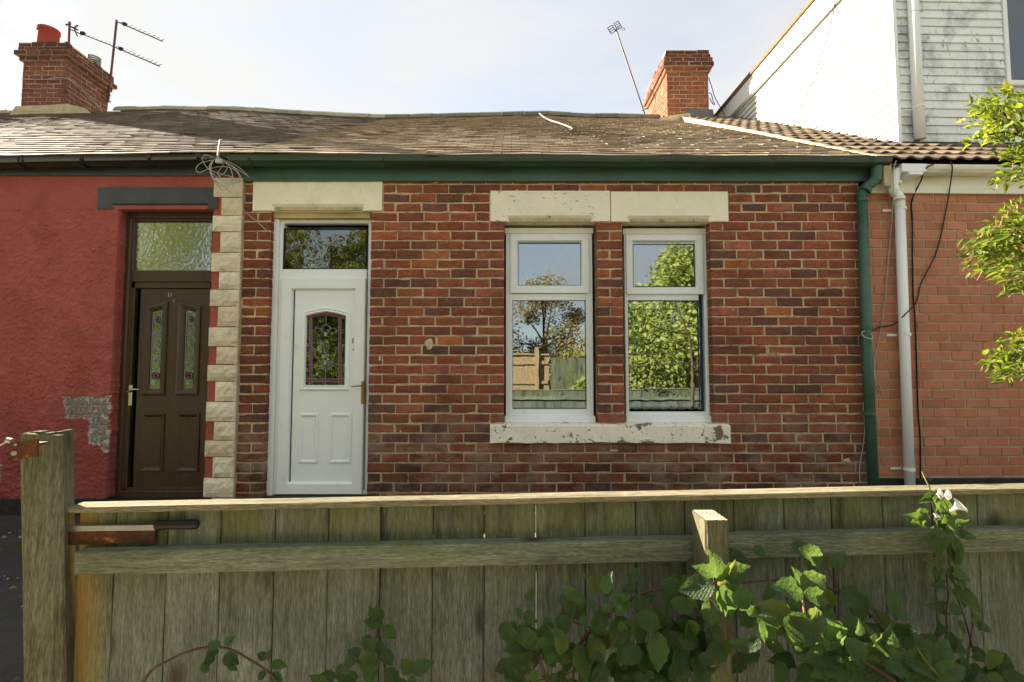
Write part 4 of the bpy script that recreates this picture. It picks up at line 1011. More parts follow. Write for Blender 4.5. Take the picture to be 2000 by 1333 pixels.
fs_ = MB(); fs_.box(DX0 - .09, DX0 - .065, DY - .12, RRY + 1.0, dtop - .06, dtop + .239, ch=.003); fs_.box(DX0 - .064, dbx1, DY - .12, DY - .095, dtop - .06, dtop + .239, ch=.003); fs_.build('fascia_board', MT['upvc'], slo)
sf_ = MB(); sf_.box(DX0 - .064, DX0 - .004, DY - .094, RRY + .9, dtop - .058, dtop - .04); sf_.build('soffit', MT['upvc'], slo)
wf = MB(); wf.frame(wx0, wx1, wz0, wz1, .055, DY - .014, DY + .06); wfo = wf.build('window', MT['upvc'], dor)
ws = MB(); ws.box(wx0 - .03, wx1 + .03, DY - .045, DY - .0142, wz0 - .025, wz0 + .012, ch=.004); ws.build('sub_sill', MT['upvc_old'], wfo)
pn = MB(); pn.box(wx0 + .05, wx1 - .05, DY + .004, DY + .010, wz0 + .05, wz1 - .05); pn.build('pane', MT['pane3'], wfo)
cu = MB(); n = 40
for k in range(n+1):
    x = wx0 + .03 + (wx1-wx0-.06)*k/n; cu.add([(x, DY + .024 + .004*sin(k*1.3), wz0 + .03), (x, DY + .024 + .004*sin(k*1.3), wz1 - .03)], [])
for k in range(n): cu.f.append((2*k, 2*k+2, 2*k+3, 2*k+1))
cu.build('curtain', MT['curtain'], wfo, smooth=True)
dpz = MB(); a = R.v(1779, 0, DY - .06); b = R.v(1799, 285, DY - .06); xx = R.x(1791, DY - .06, 150)
dpz.tube([(xx - .006, DY-.06, dtop + .1), (xx, DY-.06, rz_(DY)+.05)], .056, 14); dpo2 = dpz.build('downpipe', MT['upvc'], dor, smooth=True)
for py in (26, 210):
    c = Vector((xx, DY - .06, R.z(py, DY-.06, 1790))); mb = MB(); mb.tube([c - Vector((0, 0, .008)), c + Vector((0, 0, .008))], .061, 14); mb.box(c.x - .13, c.x - .05, DY - .03, DY - .02, c.z - .02, c.z - .008); mb.build('pipe_clip', MT['upvc_old'], dpo2)

# ================================================================== aerials, cables and small loose things on the houses
def wire(name, label, cat, pts, r, matl, n=5, sm=6, group=None):
    mb = MB(); mb.tube(smooth_path(pts, sm), r, n); o = mb.build(name, matl, smooth=True); return tag(o, label, cat, group)
def part_tube(name, pts, r, matl, parent, n=6):
    mb = MB(); mb.tube(pts, r, n); return mb.build(name, matl, parent)
ya = 5.9
A1 = thing('tv_aerial', 'aerial with two long yagi booms on a dark red mast', 'aerial', (0, 0, 0))
mb0, mt0 = M.v(211, 200, ya), M.v(228, 40, ya)
part_tube('mast', [mb0, mt0], .022, MT['mast'], A1, 8)
for (p, q, nel) in (((226, 42), (317, 81), 10), ((218, 90), (312, 130), 11)):
    P0, P1 = M.v(p[0], p[1], ya), M.v(q[0], q[1], ya - .5)
    part_tube('boom', [P0, P1], .012, MT['aerial'], A1)
    for k in range(nel):
        t = (k + 1.2) / (nel + .3); c = P0.lerp(P1, t); h = .075
        part_tube('element', [c + Vector((-.01, -.06, -h*.4)), c + Vector((.01, .06, h))], .005, MT['aerial'], A1, 4)
    c = P0.lerp(P1, .2); b_ = MB(); b_.box(c.x-.04, c.x+.04, c.y-.03, c.y+.03, c.z-.01, c.z+.05, ch=.008); b_.build('dipole_box', MT['plastic'], A1)
for py in (184, 196):
    part_tube('wall_bracket', [M.v(202, py-3, 5.7), M.v(216, py+3, ya)], .012, MT['aerial'], A1)
A2 = thing('tv_aerial', 'aerial with crossed reflector on a short mast behind the chimney pot', 'aerial', (0, 0, 0))
yb2 = 5.5
part_tube('mast', [M.v(134, 100, yb2), M.v(136, 43, yb2)], .02, MT['mast'], A2, 8)
P0, P1 = M.v(134, 57, yb2), M.v(222, 91, yb2 + .2); part_tube('boom', [P0, P1], .010, MT['aerial'], A2)
for (p, q) in (((144, 56), (151, 71)), ((144, 56), (151, 50)), ((129, 49), (138, 47)), ((139, 53), (152, 59))): part_tube('reflector_rod', [M.v(p[0], p[1], yb2-.05), M.v(q[0], q[1], yb2+.1)], .017, MT['aerial'], A2)
c = P0.lerp(P1, .3); b_ = MB(); b_.box(c.x-.05, c.x+.05, c.y-.03, c.y+.03, c.z-.01, c.z+.05, ch=.008); b_.build('dipole_box', MT['plastic'], A2)
for k in range(7):
    c = P0.lerp(P1, .35 + .09*k); part_tube('element', [c + Vector((0, -.05, -.03)), c + Vector((0, .05, .06))], .003, MT['aerial'], A2, 4)
A3 = thing('tv_aerial', 'leaning grey aerial pole with small grid reflector on top', 'aerial', (0, 0, 0))
yc3 = 6.0
part_tube('mast', [M.v(1260, 226, yc3), M.v(1203, 58, yc3)], .018, MT['aerial'], A3, 8)
for (cxp, cyp) in ((1194.5, 58), (1206.5, 50)):
    u = Vector((M.v(1206, 50, yc3) - M.v(1194, 57, yc3))).normalized(); v = Vector((u.z*-1, 0, u.x)); c = M.v(cxp, cyp, yc3); w_, h_ = .058, .075
    rf = MB()
    for s_ in (-1, 1): rf.tube([c + u*w_*s_ - v*h_, c + u*w_*s_ + v*h_], .009, 4)
    for k in range(4): rf.tube([c - u*w_ + v*h_*(-1 + 2*k/3), c + u*w_ + v*h_*(-1 + 2*k/3)], .009, 4)
    rf.build('grid_reflector', MT['aerial'], A3)
part_tube('boom', [M.v(1202, 54, yc3), M.v(1220, 58, yc3-.3)], .012, MT['aerial'], A3)
for k in range(4): c = M.v(1209 + 3*k, 56 + k*.6, yc3 - .1 - .05*k); part_tube('element', [c + Vector((0, 0, -.03)), c + Vector((.02, 0, .05))], .005, MT['aerial'], A3, 4)
part_tube('wall_bracket', [M.v(1254, 216, yc3), M.v(1266, 210, yc3 - .2)], .012, MT['aerial'], A3)
# cables
wire('cable', 'thin dark cable hanging down the side of the right chimney', 'cable', [M.v(1384, 152, 5.1), M.v(1390, 170, 5.05), M.v(1396, 190, 5.0), M.v(1408, 212, 4.9), M.v(1416, 226, 4.8)], .008, MT['wire_k'])
wire('cable', 'looped dark cable end on the right chimney', 'cable', [M.v(1384, 182, 5.1), M.v(1389, 184, 5.05), M.v(1393, 198, 5.0), M.v(1396, 204, 5.0), M.v(1392, 203, 5.0), M.v(1386, 192, 5.05)], .008, MT['wire_k'])
wire('cable', 'grey wires wrapped round the left chimney', 'cable', [Vector((lx0-.01, 4.885, lzb+.62)), Vector((lx0+.4, 4.885, lzb+.60)), Vector((lx1+.012, 4.885, lzb+.63)), Vector((lx1+.014, 5.2, lzb+.60)), Vector((lx1+.014, 5.6, lzb+.5)), Vector((lx1+.016, 5.94, lzb+.36))], .008, MT['wire_w'])
wire('cable', 'thin grey wire drooping across the chimney side onto the roof', 'cable', [Vector((lx1+.02, 4.95, lzb+.66)), Vector((lx1+.03, 5.4, lzb+.6)), Vector((lx1+.02, 5.9, lzb+.35)), Vector((lx1+.08, 5.3, lzb+.16)), Vector(roof_pt(lx1-.2, .93, .06)), Vector(roof_pt(lx1-1.2, .85, .06)), Vector(roof_pt(lx1-2.2, .80, .06))], .007, MT['wire_w'])
def rp(px, s): 
    y = YE + (YRG-YE)*s; return Vector(roof_pt(M.x(px, y, 240), s, .05))
wire('cable', 'pale cable lying loose on the tiles below the ridge', 'cable', [rp(1052, 1.0), rp(1062, .80), rp(1076, .66), rp(1094, .56), rp(1116, .42), rp(1112, .36)], .010, MT['wire_w'])
wire('cable', 'thin dark wire drooping down the sunlit white side of the dormer', 'cable', [R.o + Matrix.Rotation(R.phi, 3, 'Z') @ Vector((DX0 - .03, yy, zz_)) for yy, zz_ in ((1.9, dtop + .05), (2.2, dtop - .5), (2.7, dtop - 1.0), (3.3, dtop - 1.25), (3.8, dtop - 1.1))], .006, MT['wire_k'])
for lab, pts, r_, mm_ in (
    ('black cable curving from the white gutter and dropping straight down the orange brick wall', [(1824, 321, -.17), (1808, 330, -.17), (1798, 355, -.06), (1781, 393, -.012), (1782, 440, -.012), (1783, 560, -.012), (1788, 640, -.012), (1793, 800, -.012), (1797, 850, -.012), (1798, 935, -.012)], .0065, MT['wire_k']),
    ('black cable looping from the tiles behind the white pipe to the green pipe', [(1857, 315, -.17), (1860, 330, -.18), (1856, 362, -.06), (1846, 420, -.014), (1830, 490, -.014), (1806, 540, -.014), (1797, 560, -.014), (1790, 590, -.016), (1778, 605, -.12), (1768, 614, -.12), (1752, 630, -.03), (1738, 636, -.03), (1716, 640, -.03), (1702, 648, -.09)], .0055, MT['wire_k']),
    ('thin grey wire hanging between green and white downpipes', [(1750, 315, -.18), (1745, 335, -.18), (1745, 380, -.16), (1741, 440, -.03), (1734, 520, -.014), (1727, 600, -.014), (1718, 660, -.014), (1708, 700, -.014), (1708, 730, -.014), (1716, 750, -.014), (1724, 770, -.014)], .0042, MT['wire_w']),
    ('grey wire trailing down beside the base of the green pipe', [(1688, 778, -.02), (1686, 800, -.016), (1689, 830, -.016), (1686, 870, -.016), (1679, 912, -.016), (1680, 945, -.016)], .0045, MT['wire_w'])):
    fr_ = R
    pts3 = []
    for a, b, c in pts:
        p = R.v(a, b, c); pts3.append(R.o + Matrix.Rotation(R.phi, 3, 'Z') @ p)
    wire('cable', lab, 'cable', pts3, r_, mm_)
lp = []
for k in range(26):
    t = k / 25 * 2 * pi * 2
    lp.append(M.v(1694 + 11*cos(t) , 655 + 6*sin(t) + 4*cos(t), DPY - .055 + .05*sin(t+.5)*-1*.6) )
wire('cable', 'small coil of grey wire knotted round the green downpipe', 'cable', lp + [M.v(1703, 668, DPY-.05), M.v(1706, 700, -.05), M.v(1708, 740, -.02), M.v(1719, 768, -.02)], .0045, MT['wire_w'], sm=3)
# tangle of wires from the hook
hub = M.v(427, 312, -.21); tg = MB()
hook = thing('wire_tangle', 'tangle of looped grey wires hanging from a hook at the gutter', 'wires', (0, 0, 0))
hk = MB(); hk.tube(smooth_path([M.v(424, 318, -.2), M.v(427, 296, -.2), M.v(430, 276, -.2), M.v(433, 274, -.19), M.v(432, 281, -.18)], 4), .008, 6); hk.build('hook', MT['wire_w'], hook, smooth=True)
hb_ = MB(); hb_.box(hub.x-.03, hub.x+.03, -.215, -.185, hub.z-.03, hub.z+.005, ch=.004); hb_.build('clamp', MT['wire_w'], hook)
for (pp) in ([(425, 312), (402, 303), (395, 312), (402, 325), (412, 333), (430, 340), (450, 345), (462, 352)],
             [(424, 312), (395, 318), (384, 327), (384, 335), (392, 337), (405, 331), (412, 330)],
             [(415, 314), (409, 325), (411, 340), (420, 356), (430, 368), (436, 374)],
             [(418, 312), (411, 330), (416, 348), (433, 362), (440, 366), (446, 374), (452, 377)],
             [(428, 312), (446, 320), (462, 333), (470, 345), (468, 353), (455, 357), (436, 352), (424, 340)],
             [(428, 310), (450, 318), (470, 330), (480, 340), (486, 346)],
             [(427, 313), (448, 322), (468, 334), (487, 347)],
             [(438, 320), (432, 328), (426, 338), (430, 344), (440, 336), (444, 326), (442, 320)],
             [(410, 330), (430, 326), (450, 328), (464, 338), (468, 350), (460, 358), (446, 360), (430, 352), (414, 338)],
             [(446, 322), (452, 334), (455, 348), (453, 358), (455, 366)],
             [(413, 318), (412, 335), (418, 350), (426, 360), (440, 372)]):
    mb = MB(); mb.tube(smooth_path([M.v(a, b, -.2 + RND.uniform(-.03, .05)) for a, b in pp], 5), .0034, 5); mb.build('wire_loop', MT['wire_w'], hook, smooth=True)
wire('cable', 'thin pale wire running from the quoins across dark bricks to the white door frame', 'cable', [M.v(468, 362, -.03), M.v(468, 385, -.02), M.v(471, 402, -.014), M.v(480, 415, -.014), M.v(500, 432, -.014), M.v(518, 448, -.012), M.v(527, 462, .04), M.v(529, 485, .06)], .0042, MT['wire_w'])
sl_ = MB(); p = M.v(845, 304, -.17); sl_.prism([(p.x-.06, p.z-.012), (p.x+.055, p.z-.016), (p.x+.04, p.z+.006), (p.x-.045, p.z+.018)], -.215, -.19); o = sl_.build('slate_fragment', MT['slate']); tag(o, 'small loose grey slate fragment resting on the green gutter lip', 'slate')

# ================================================================== FENCE
fence = thing('garden_fence', 'weathered board fence with sunlit capping rail in front of the houses', 'fence', F.o, F.phi)
CZ = .965                                                   # cap's underside
capz1 = F.z(990, -.02, 300)
capz0 = F.z(1002, -.02, 300)
edges = [150, 222, 325, 430, 535, 640, 742, 845, 945, 1047, 1144, 1243, 1340, 1437, 1534, 1628, 1728, 1825, 1913, 2003] + [2003 + 96*k for k in range(1, 16)]
CDZ = (F.z(952, -.02, 1990) - capz1) * 1.75 / (F.x(3460, 0, 960) - F.x(143, 0, 990))
xe = [F.x(p, 0, 1100) for p in edges]
for i in range(len(xe)-1):
    a, b = xe[i], xe[i+1]; mb = MB(); t = RND.random(); mb.col = (t, RND.random(), RND.random())
    gp = .0011 if i != 8 else .0028
    a += gp; b -= gp; yk = RND.uniform(-.002, .002); tw = RND.uniform(-.002, .002); n = 5
    if i == 8: yk -= .003
    for k in range(n+1):
        z = .02 + (capz0 + CDZ * (a - xe[0]) - .0205) * k / n; wv = RND.uniform(-.0009, .0009)
        for (x, y) in ((a+wv, yk+.002), (a+.003, yk), (b-.003, yk+tw), (b+wv, yk+tw+.002), (b+wv, yk+.019), (a+wv, yk+.019)): mb.add([(x, y, z)], [])
    for k in range(n):
        for q in range(6): mb.f.append((k*6+q, k*6+(q+1) % 6, (k+1)*6+(q+1) % 6, (k+1)*6+q))
    mb.f += [(5, 4, 3, 2, 1, 0), tuple(n*6+q for q in range(6))]
    mb.build('fence_board', MT['ochre'] if i == 0 else MT['board'], fence, label='end board with ochre sun glow painted on' if i == 0 else None)
def plank(name, x0, x1, y0, y1, z0, z1, matl, parent, n=12, wob=.0015, dz=0.0):
    mb = MB(); mb.col = (RND.random(), RND.random(), RND.random()); c = .0025
    for k in range(n+1):
        x = x0 + (x1-x0)*k/n; w = lambda: RND.uniform(-wob, wob); d = dz*k/n
        for (y, z) in ((y0+c, z0), (y0, z0+c), (y0, z1-c), (y0+c, z1), (y1, z1), (y1, z0)): mb.add([(x, y + w()*.5, z + w()*.6 + d)], [])
    for k in range(n):
        for q in range(6): mb.f.append((k*6+q, (k+1)*6+q, (k+1)*6+(q+1) % 6, k*6+(q+1) % 6))
    mb.f += [tuple(range(6)), tuple(n*6+q for q in range(5, -1, -1))]
    return mb.build(name, matl, parent)
zc0b = F.z(962, -.02, 1990); 
plank('fence_cap', F.x(143, 0, 990), F.x(3460, 0, 960), -.022, .030, capz0, capz1, MT['cap'], fence, 18, .0012, (F.z(952, -.02, 1990) - capz1) * 1.75)
rz1, rz0 = F.z(1076, -.038, 300), F.z(1122, -.038, 300)
xm0, xm1 = F.x(1354, -.03, 1100), F.x(1427, -.05, 1100)
plank('fence_rail', F.x(146, -.038, 1100), xm0 + .02, -.038, -.003, rz0, rz1, MT['rail'], fence, 14, .0015, F.z(1045, -.038, 1350) - F.z(1070, -.038, 300) - .004)
plank('fence_rail', xm1 - .004, F.x(3440, -.03, 1060), -.036, -.003, F.z(1093, -.036, 1430), F.z(1046, -.036, 1430), MT['rail'], fence, 10, .0015, (F.z(1033, -.036, 2000) - F.z(1046, -.036, 1430)) * 3.2)
plank('fence_rail', F.x(146, -.038, 1100), F.x(3440, -.03, 1060), -.038, -.003, .18, .245, MT['rail'], fence, 10)
plank('fence_rail', F.x(300, .02, 1100), F.x(3440, .02, 1060), .022, .05, rz0, rz1, MT['rail'], fence, 10)
def post(name, cx, cy, wx, wy, ztop, rot, lean, matl, parent, label, ragged=0.0, split=None):
    mb = MB(); mb.col = (RND.random(), RND.random(), RND.random()); n = 8; cc = .004
    prof = [(-wx+cc, -wy), (wx-cc, -wy), (wx, -wy+cc), (wx, wy-cc), (wx-cc, wy), (-wx+cc, wy), (-wx, wy-cc), (-wx, -wy+cc)]
    if split is not None: prof = prof[:2] + prof[2:]
    for k in range(n+1):
        z = ztop * k / n
        for (x, y) in prof:
            X = x*cos(rot) - y*sin(rot) + cx + lean*(k/n - 1); Y = x*sin(rot) + y*cos(rot) + cy
            mb.add([(X + RND.uniform(-.0006, .0006), Y + RND.uniform(-.0006, .0006), z + (RND.uniform(-ragged, ragged) if k == n else 0))], [])
    m = len(prof)
    for k in range(n):
        for q in range(m): mb.f.append((k*m+q, k*m+(q+1) % m, (k+1)*m+(q+1) % m, (k+1)*m+q))
    X = cx; mb.add([(cx, cy, ztop + ragged*.5)], [])
    for q in range(m): mb.f.append((n*m+q, n*m+(q+1) % m, len(mb.v)-1))
    o = mb.build(name, matl, parent, label=label); return o
# the middle post, left face sunlit
d1 = 1.135; Pm = at(1380, 1018, d1); Pr = at(1425, 1018, d1)
loc = F.inv @ (Vector(((Pm.x+Pr.x)/2, Pm.y, 0)) - F.o)
MT['endgrain'] = mat('post_end_grain', S(214, 186, 150), .85, var=((8, .1, None),), spec=.1)
def rings(m, cx, cy):
    N = m.node_tree.nodes; K = m.node_tree.links; b = N['Principled BSDF']; src = b.inputs['Base Color'].links[0].from_socket
    tcn = N.new('ShaderNodeTexCoord'); vm = N.new('ShaderNodeVectorMath'); vm.operation = 'DISTANCE'; mpn = N.new('ShaderNodeMapping'); mpn.inputs['Scale'].default_value = (1, 1, 0)
    K.new(tcn.outputs['Object'], mpn.inputs[0]); K.new(mpn.outputs[0], vm.inputs[0]); vm.inputs[1].default_value = (cx, cy, 0)
    mu = N.new('ShaderNodeMath'); mu.operation = 'MULTIPLY'; K.new(vm.outputs['Value'], mu.inputs[0]); mu.inputs[1].default_value = 125
    pp = N.new('ShaderNodeMath'); pp.operation = 'PINGPONG'; K.new(mu.outputs[0], pp.inputs[0]); pp.inputs[1].default_value = .5
    mr = N.new('ShaderNodeMapRange'); mr.inputs[1].default_value = .10; mr.inputs[2].default_value = .22; mr.inputs[3].default_value = 1; mr.inputs[4].default_value = 0; K.new(pp.outputs[0], mr.inputs[0])
    mi = N.new('ShaderNodeMix'); mi.data_type = 'RGBA'; K.new(mr.outputs[0], mi.inputs[0]); K.new(src, mi.inputs[6]); mi.inputs[7].default_value = (*S(74, 48, 40), 1); K.new(mi.outputs[2], b.inputs['Base Color'])
rings(MT['endgrain'], loc.x - .03, loc.y + .07)
zp = (Pm.z)
pmo = post('fence_post', loc.x, loc.y + .043, .0255, .043, zp, -F.phi, 0, MT['post'], fence, 'short square post with sawn ringed top')
et = MB(); rx, ry = .0235, .041; phi = -F.phi
et.add([(loc.x + a*cos(phi) - b*sin(phi), loc.y + .043 + a*sin(phi) + b*cos(phi), zp + .0015) for a, b in ((-rx, -ry), (rx, -ry), (rx, ry), (-rx, ry))], [(0, 1, 2, 3)]); et.build('sawn_top', MT['endgrain'], pmo)
# the gate post at the end
loc2 = F.inv @ (at(93, 850, 1.19) - F.o)
gpo = post('gate_post', loc2.x, loc2.y, .037, .034, at(93, 849, 1.16).z, radians(20), -.077, MT['post'], fence, 'tall split gate post with rusty bracket', .004)
crk = MB(); 
# ragged sunlit splinters on the top
zt = at(93, 849, 1.16).z
for k in range(9):
    fx = -.036 + .009*k; a_ = radians(20)
    cx_, cy_ = loc2.x + fx*cos(a_) - RND.uniform(-.02, .02)*sin(a_) - .0, loc2.y + fx*sin(a_) + RND.uniform(-.022, .022)
    crk.box(cx_-.005, cx_+.004, cy_-.012, cy_+.012, zt-.012, zt + RND.uniform(.001, .006))
crk.build('splintered_top', MT['post'], gpo)
# rusty gate bracket
bx_ = MB()
def bpt(px, py, d): 
    q = F.inv @ (at(px, py, d) - F.o); return q
q0, q1, q2, q3 = bpt(16, 866, 1.10), bpt(80, 858, 1.105), bpt(80, 893, 1.105), bpt(16, 900, 1.10)
poly = [bpt(18, 866, 1.10), bpt(72, 858, 1.10), bpt(72, 892, 1.10), bpt(42, 897, 1.10), bpt(20, 902, 1.10), bpt(18, 894, 1.10), bpt(40, 886, 1.10), bpt(40, 878, 1.10), bpt(18, 882, 1.10)]
n = len(poly); bx_.add([tuple(p) for p in poly] + [(p.x, p.y+.006, p.z) for p in poly], [tuple(range(n)), tuple(range(2*n-1, n-1, -1))] + [(i, (i+1) % n, (i+1) % n + n, i+n) for i in range(n)])
bx_.box(poly[0].x, poly[0].x+.055, poly[0].y+.006, poly[0].y+.03, poly[0].z-.006, poly[0].z-.001)
brk = bx_.build('latch_bracket', MT['rust'], gpo)
bo = MB(); bo.tube([bpt(14, 860, 1.10), bpt(24, 862, 1.10)], .006, 8); bo.tube([bpt(27, 886, 1.095), bpt(27, 886, 1.10)], .005, 8); bo.tube([bpt(30, 869, 1.093), bpt(30, 869, 1.102)], .003, 8); bo.build('bolt', MT['steel'], brk)
wpts = [F.o + Matrix.Rotation(F.phi, 3, 'Z') @ bpt(a, b, 1.10) for a, b in ((17, 861), (8, 866), (-5, 872), (-40, 880))]
wire('cable', 'short grey wire tied to the rusty gate bracket', 'wire', wpts, .0018, MT['wire_w'])
# rusty saw lying on the rail
saw = thing('hand_saw', 'rusty straight backed saw with black handle resting on the fence rail', 'saw', F.o, F.phi)
ys = -.014
zrb = F.z(1063.5, ys, 230)
bx0_, bx1_ = F.x(128, ys, 1040), F.x(303, ys, 1040)
sb_ = MB(); sb_.box(bx0_, bx1_, ys, ys+.0015, zrb, F.z(1036, ys, 230)); sbo = sb_.build('blade', MT['rust'], saw)
sk2 = MB(); sk2.box(bx0_, F.x(304, ys, 1030), ys-.003, ys+.0045, F.z(1037, ys, 230), F.z(1026, ys, 230), ch=.0008); sk2.build('steel_spine', MT['steel'], saw)
hd = MB(); pts = [(303, 1027, .0085), (308, 1026.5, .0115), (322, 1025.5, .0105), (340, 1025.5, .0100), (360, 1025, .0110), (376, 1024.5, .0115), (384, 1024.5, .0105), (388, 1024.5, .006)]
rg = []
for (a, b, r) in pts:
    c = F.v(a, b, ys); rg.append((c, r))
vs = []; n = 12
for c, r in rg: vs += [(c.x, c.y + r*.75*cos(2*pi*k/n), c.z + r*sin(2*pi*k/n)) for k in range(n)]
fs = [(i*n+k, i*n+(k+1) % n, (i+1)*n+(k+1) % n, (i+1)*n+k) for i in range(len(rg)-1) for k in range(n)] + [tuple(range(n)), tuple((len(rg)-1)*n + k for k in range(n-1, -1, -1))]
hd.add(vs, fs); hdo = hd.build('handle', MT['plastic'], saw, smooth=True)

# ================================================================== PLANTS
def leaf_mesh(name, matl, width=.72, fold=.18, curl=.25, serr=.06, heart=False, seed=1):
    rr = random.Random(seed); me = bpy.data.meshes.new(name); ns = 8; vs = []; fs = []
    for i in range(ns+1):
        t = i / ns
        if heart: w = width * .5 * (1 - t) ** .75 * (1.15 if t < .1 else 1)
        else: w = width * .5 * (sin(pi * min(1, t ** .68)) ** .85) * (1 if t < .7 else 1 - (t-.7)*1.5)
        if i == ns: w = .004
        if i == 0: w = width * (.30 if heart else .09)
        z0 = -curl * (t - .35) ** 2 + curl * .1
        sj = lambda: 1 + (serr * (1 if i % 2 else -1) if 0 < i < ns else 0) + rr.uniform(-.04, .04)
        y = t; yb = t - (.16 if heart and i == 0 else 0)
        for f in (-1, -.52, 0, .52, 1):
            k = sj() if abs(f) == 1 else 1
            vs.append((w*f*k, (yb if abs(f) == 1 else y) , z0 + fold * w * (abs(f) ** 1.2) * 1.6 + .008*sin(t*15 + f*2)*abs(f)))
    for i in range(ns):
        for k in range(4): a = i*5+k; fs.append((a, a+1, a+6, a+5))
    me.from_pydata(vs, [], fs); me.polygons.foreach_set('use_smooth', [True]*len(me.polygons)); me.materials.append(matl); me.update(); return me
BL = [leaf_mesh('bramble_leaf', MT['bleaf'], w, f, c, .07, False, i) for i, (w, f, c) in enumerate(((.70, .14, .35), (.60, .3, .6), (.74, .22, -.25), (.64, .4, .8), (.56, .2, .4)))]
BW = [leaf_mesh('bindweed_leaf', MT['bindleaf'], w, f, c, 0, True, i) for i, (w, f, c) in enumerate(((.8, .15, .3), (.7, .3, .6)))]
SH = [leaf_mesh('shrub_leaf', MT['shleaf'], w, f, c, 0, False, i) for i, (w, f, c) in enumerate(((.44, .25, .3), (.38, .4, .6), (.5, .15, -.2)))]
def put_leaf(parent, meshes, pos, tip, nrm, size, rr=RND, name='leaf', mb=None):
    t = Vector(tip).normalized(); n = Vector(nrm); n = (n - t * n.dot(t)).normalized(); b = t.cross(n)
    m = Matrix(((b.x*size, t.x*size, n.x*size, pos[0]), (b.y*size, t.y*size, n.y*size, pos[1]), (b.z*size, t.z*size, n.z*size, pos[2]), (0, 0, 0, 1)))
    me = rr.choice(meshes)
    if mb is not None:
        mb.add([m @ v.co for v in me.vertices], [tuple(p.vertices) for p in me.polygons]); return None
    o = bpy.data.objects.new(name, me); COL.objects.link(o); o.parent = parent
    o.matrix_basis = m; return o
def img_leaf(parent, meshes, px, py, d, ln, ang, up=.45, side=0.0, dep=0.0):
    """leaf whose base sits at (px,py) at distance d, tip pointing at ang (degrees clockwise from right)"""
    a = radians(ang); p = at(px, py, d)
    tip = Vector((cos(a), dep, -sin(a))); nrm = Vector((side, -1, up))
    put_leaf(parent, meshes, p - Vector(parent.location), tip, nrm, ln * d / FPX)
def plant(name, label, cat, root, group=None):
    return thing(name, label, cat, root, 0, group)
def cane(parent, pts, r, r1, matl, orig, name='stem', thorns=0):
    mb = MB(); P = smooth_path([Vector(p) - orig for p in pts], 6); mb.tube(P, r, 6, r1=r1)
    for k in range(thorns):
        i = RND.randrange(2, len(P)-1); q = P[i]; d = Vector((RND.uniform(-1, 1), RND.uniform(-1, .2), RND.uniform(-1, 1))).normalized()
        mb.add([q + d*r*3 , q + Vector((0, 0, r)), q + Vector((r, 0, -r*.4)), q - Vector((r, 0, r*.4))], [(0, 1, 2), (0, 2, 3), (0, 3, 1)])
    return mb.build(name, matl, parent, smooth=True)
BG = 'brambles growing along the fence'
def gnd(px, d): p = at(px, 1333, d); return Vector((p.x, p.y, 0.0))
# 1 small arching bramble
o1 = gnd(270, 1.17); b1 = plant('bramble', 'thin arching bramble with few leaves, leftmost along the fence', 'bramble', o1, BG)
cane(b1, [o1, at(265, 1420, 1.15), at(285, 1325, 1.15), at(330, 1290, 1.15), at(385, 1268, 1.15), at(440, 1266, 1.15), at(490, 1290, 1.15), at(530, 1318, 1.15), at(548, 1345, 1.15)], .0035, .002, MT['twig'], o1)
for a in ((430, 1262, 26, 190), (440, 1258, 24, -40), (428, 1272, 34, 150), (420, 1285, 26, 160), (405, 1290, 28, 95), (438, 1280, 34, 30), (450, 1290, 26, 60), (520, 1290, 22, -70), (522, 1285, 22, 200), (530, 1296, 32, 10), (520, 1310, 26, 130), (535, 1312, 30, 60)):
    img_leaf(b1, BL, a[0], a[1], 1.15 + RND.uniform(-.01, .01), a[2], a[3], RND.uniform(.2, .8), RND.uniform(-.5, .5))
# 2 second bramble
o2 = gnd(735, 1.19); b2 = plant('bramble', 'small upright bramble climbing the boards below the middle of the rail', 'bramble', o2, BG)
cane(b2, [o2, at(745, 1420, 1.16), at(752, 1320, 1.16), at(745, 1265, 1.17), at(735, 1215, 1.18), at(738, 1190, 1.18)], .0035, .0018, MT['twig'], o2)
cane(b2, [at(750, 1400, 1.15), at(790, 1340, 1.15), at(806, 1318, 1.15)], .002, .0014, MT['vine'], o2)
for a in ((738, 1215, 36, -92), (735, 1212, 30, -120), (748, 1222, 40, 195), (748, 1225, 34, 40), (722, 1240, 34, 110), (740, 1255, 34, 60), (745, 1262, 40, 190), (705, 1268, 42, 140), (728, 1262, 44, 90), (752, 1268, 36, 70), (742, 1300, 48, 190), (735, 1300, 44, 120), (755, 1305, 46, 60),
          (700, 1322, 44, 170), (690, 1300, 30, 250), (655, 1325, 34, 190), (655, 1320, 36, -30), (640, 1335, 40, 200), (805, 1315, 36, -130), (806, 1312, 44, -25), (806, 1320, 36, 100), (770, 1330, 40, 30), (715, 1335, 50, 100), (670, 1318, 30, -70)):
    img_leaf(b2, BL, a[0], a[1], 1.155 + RND.uniform(-.015, .01), a[2], a[3], RND.uniform(.2, .9), RND.uniform(-.5, .5))
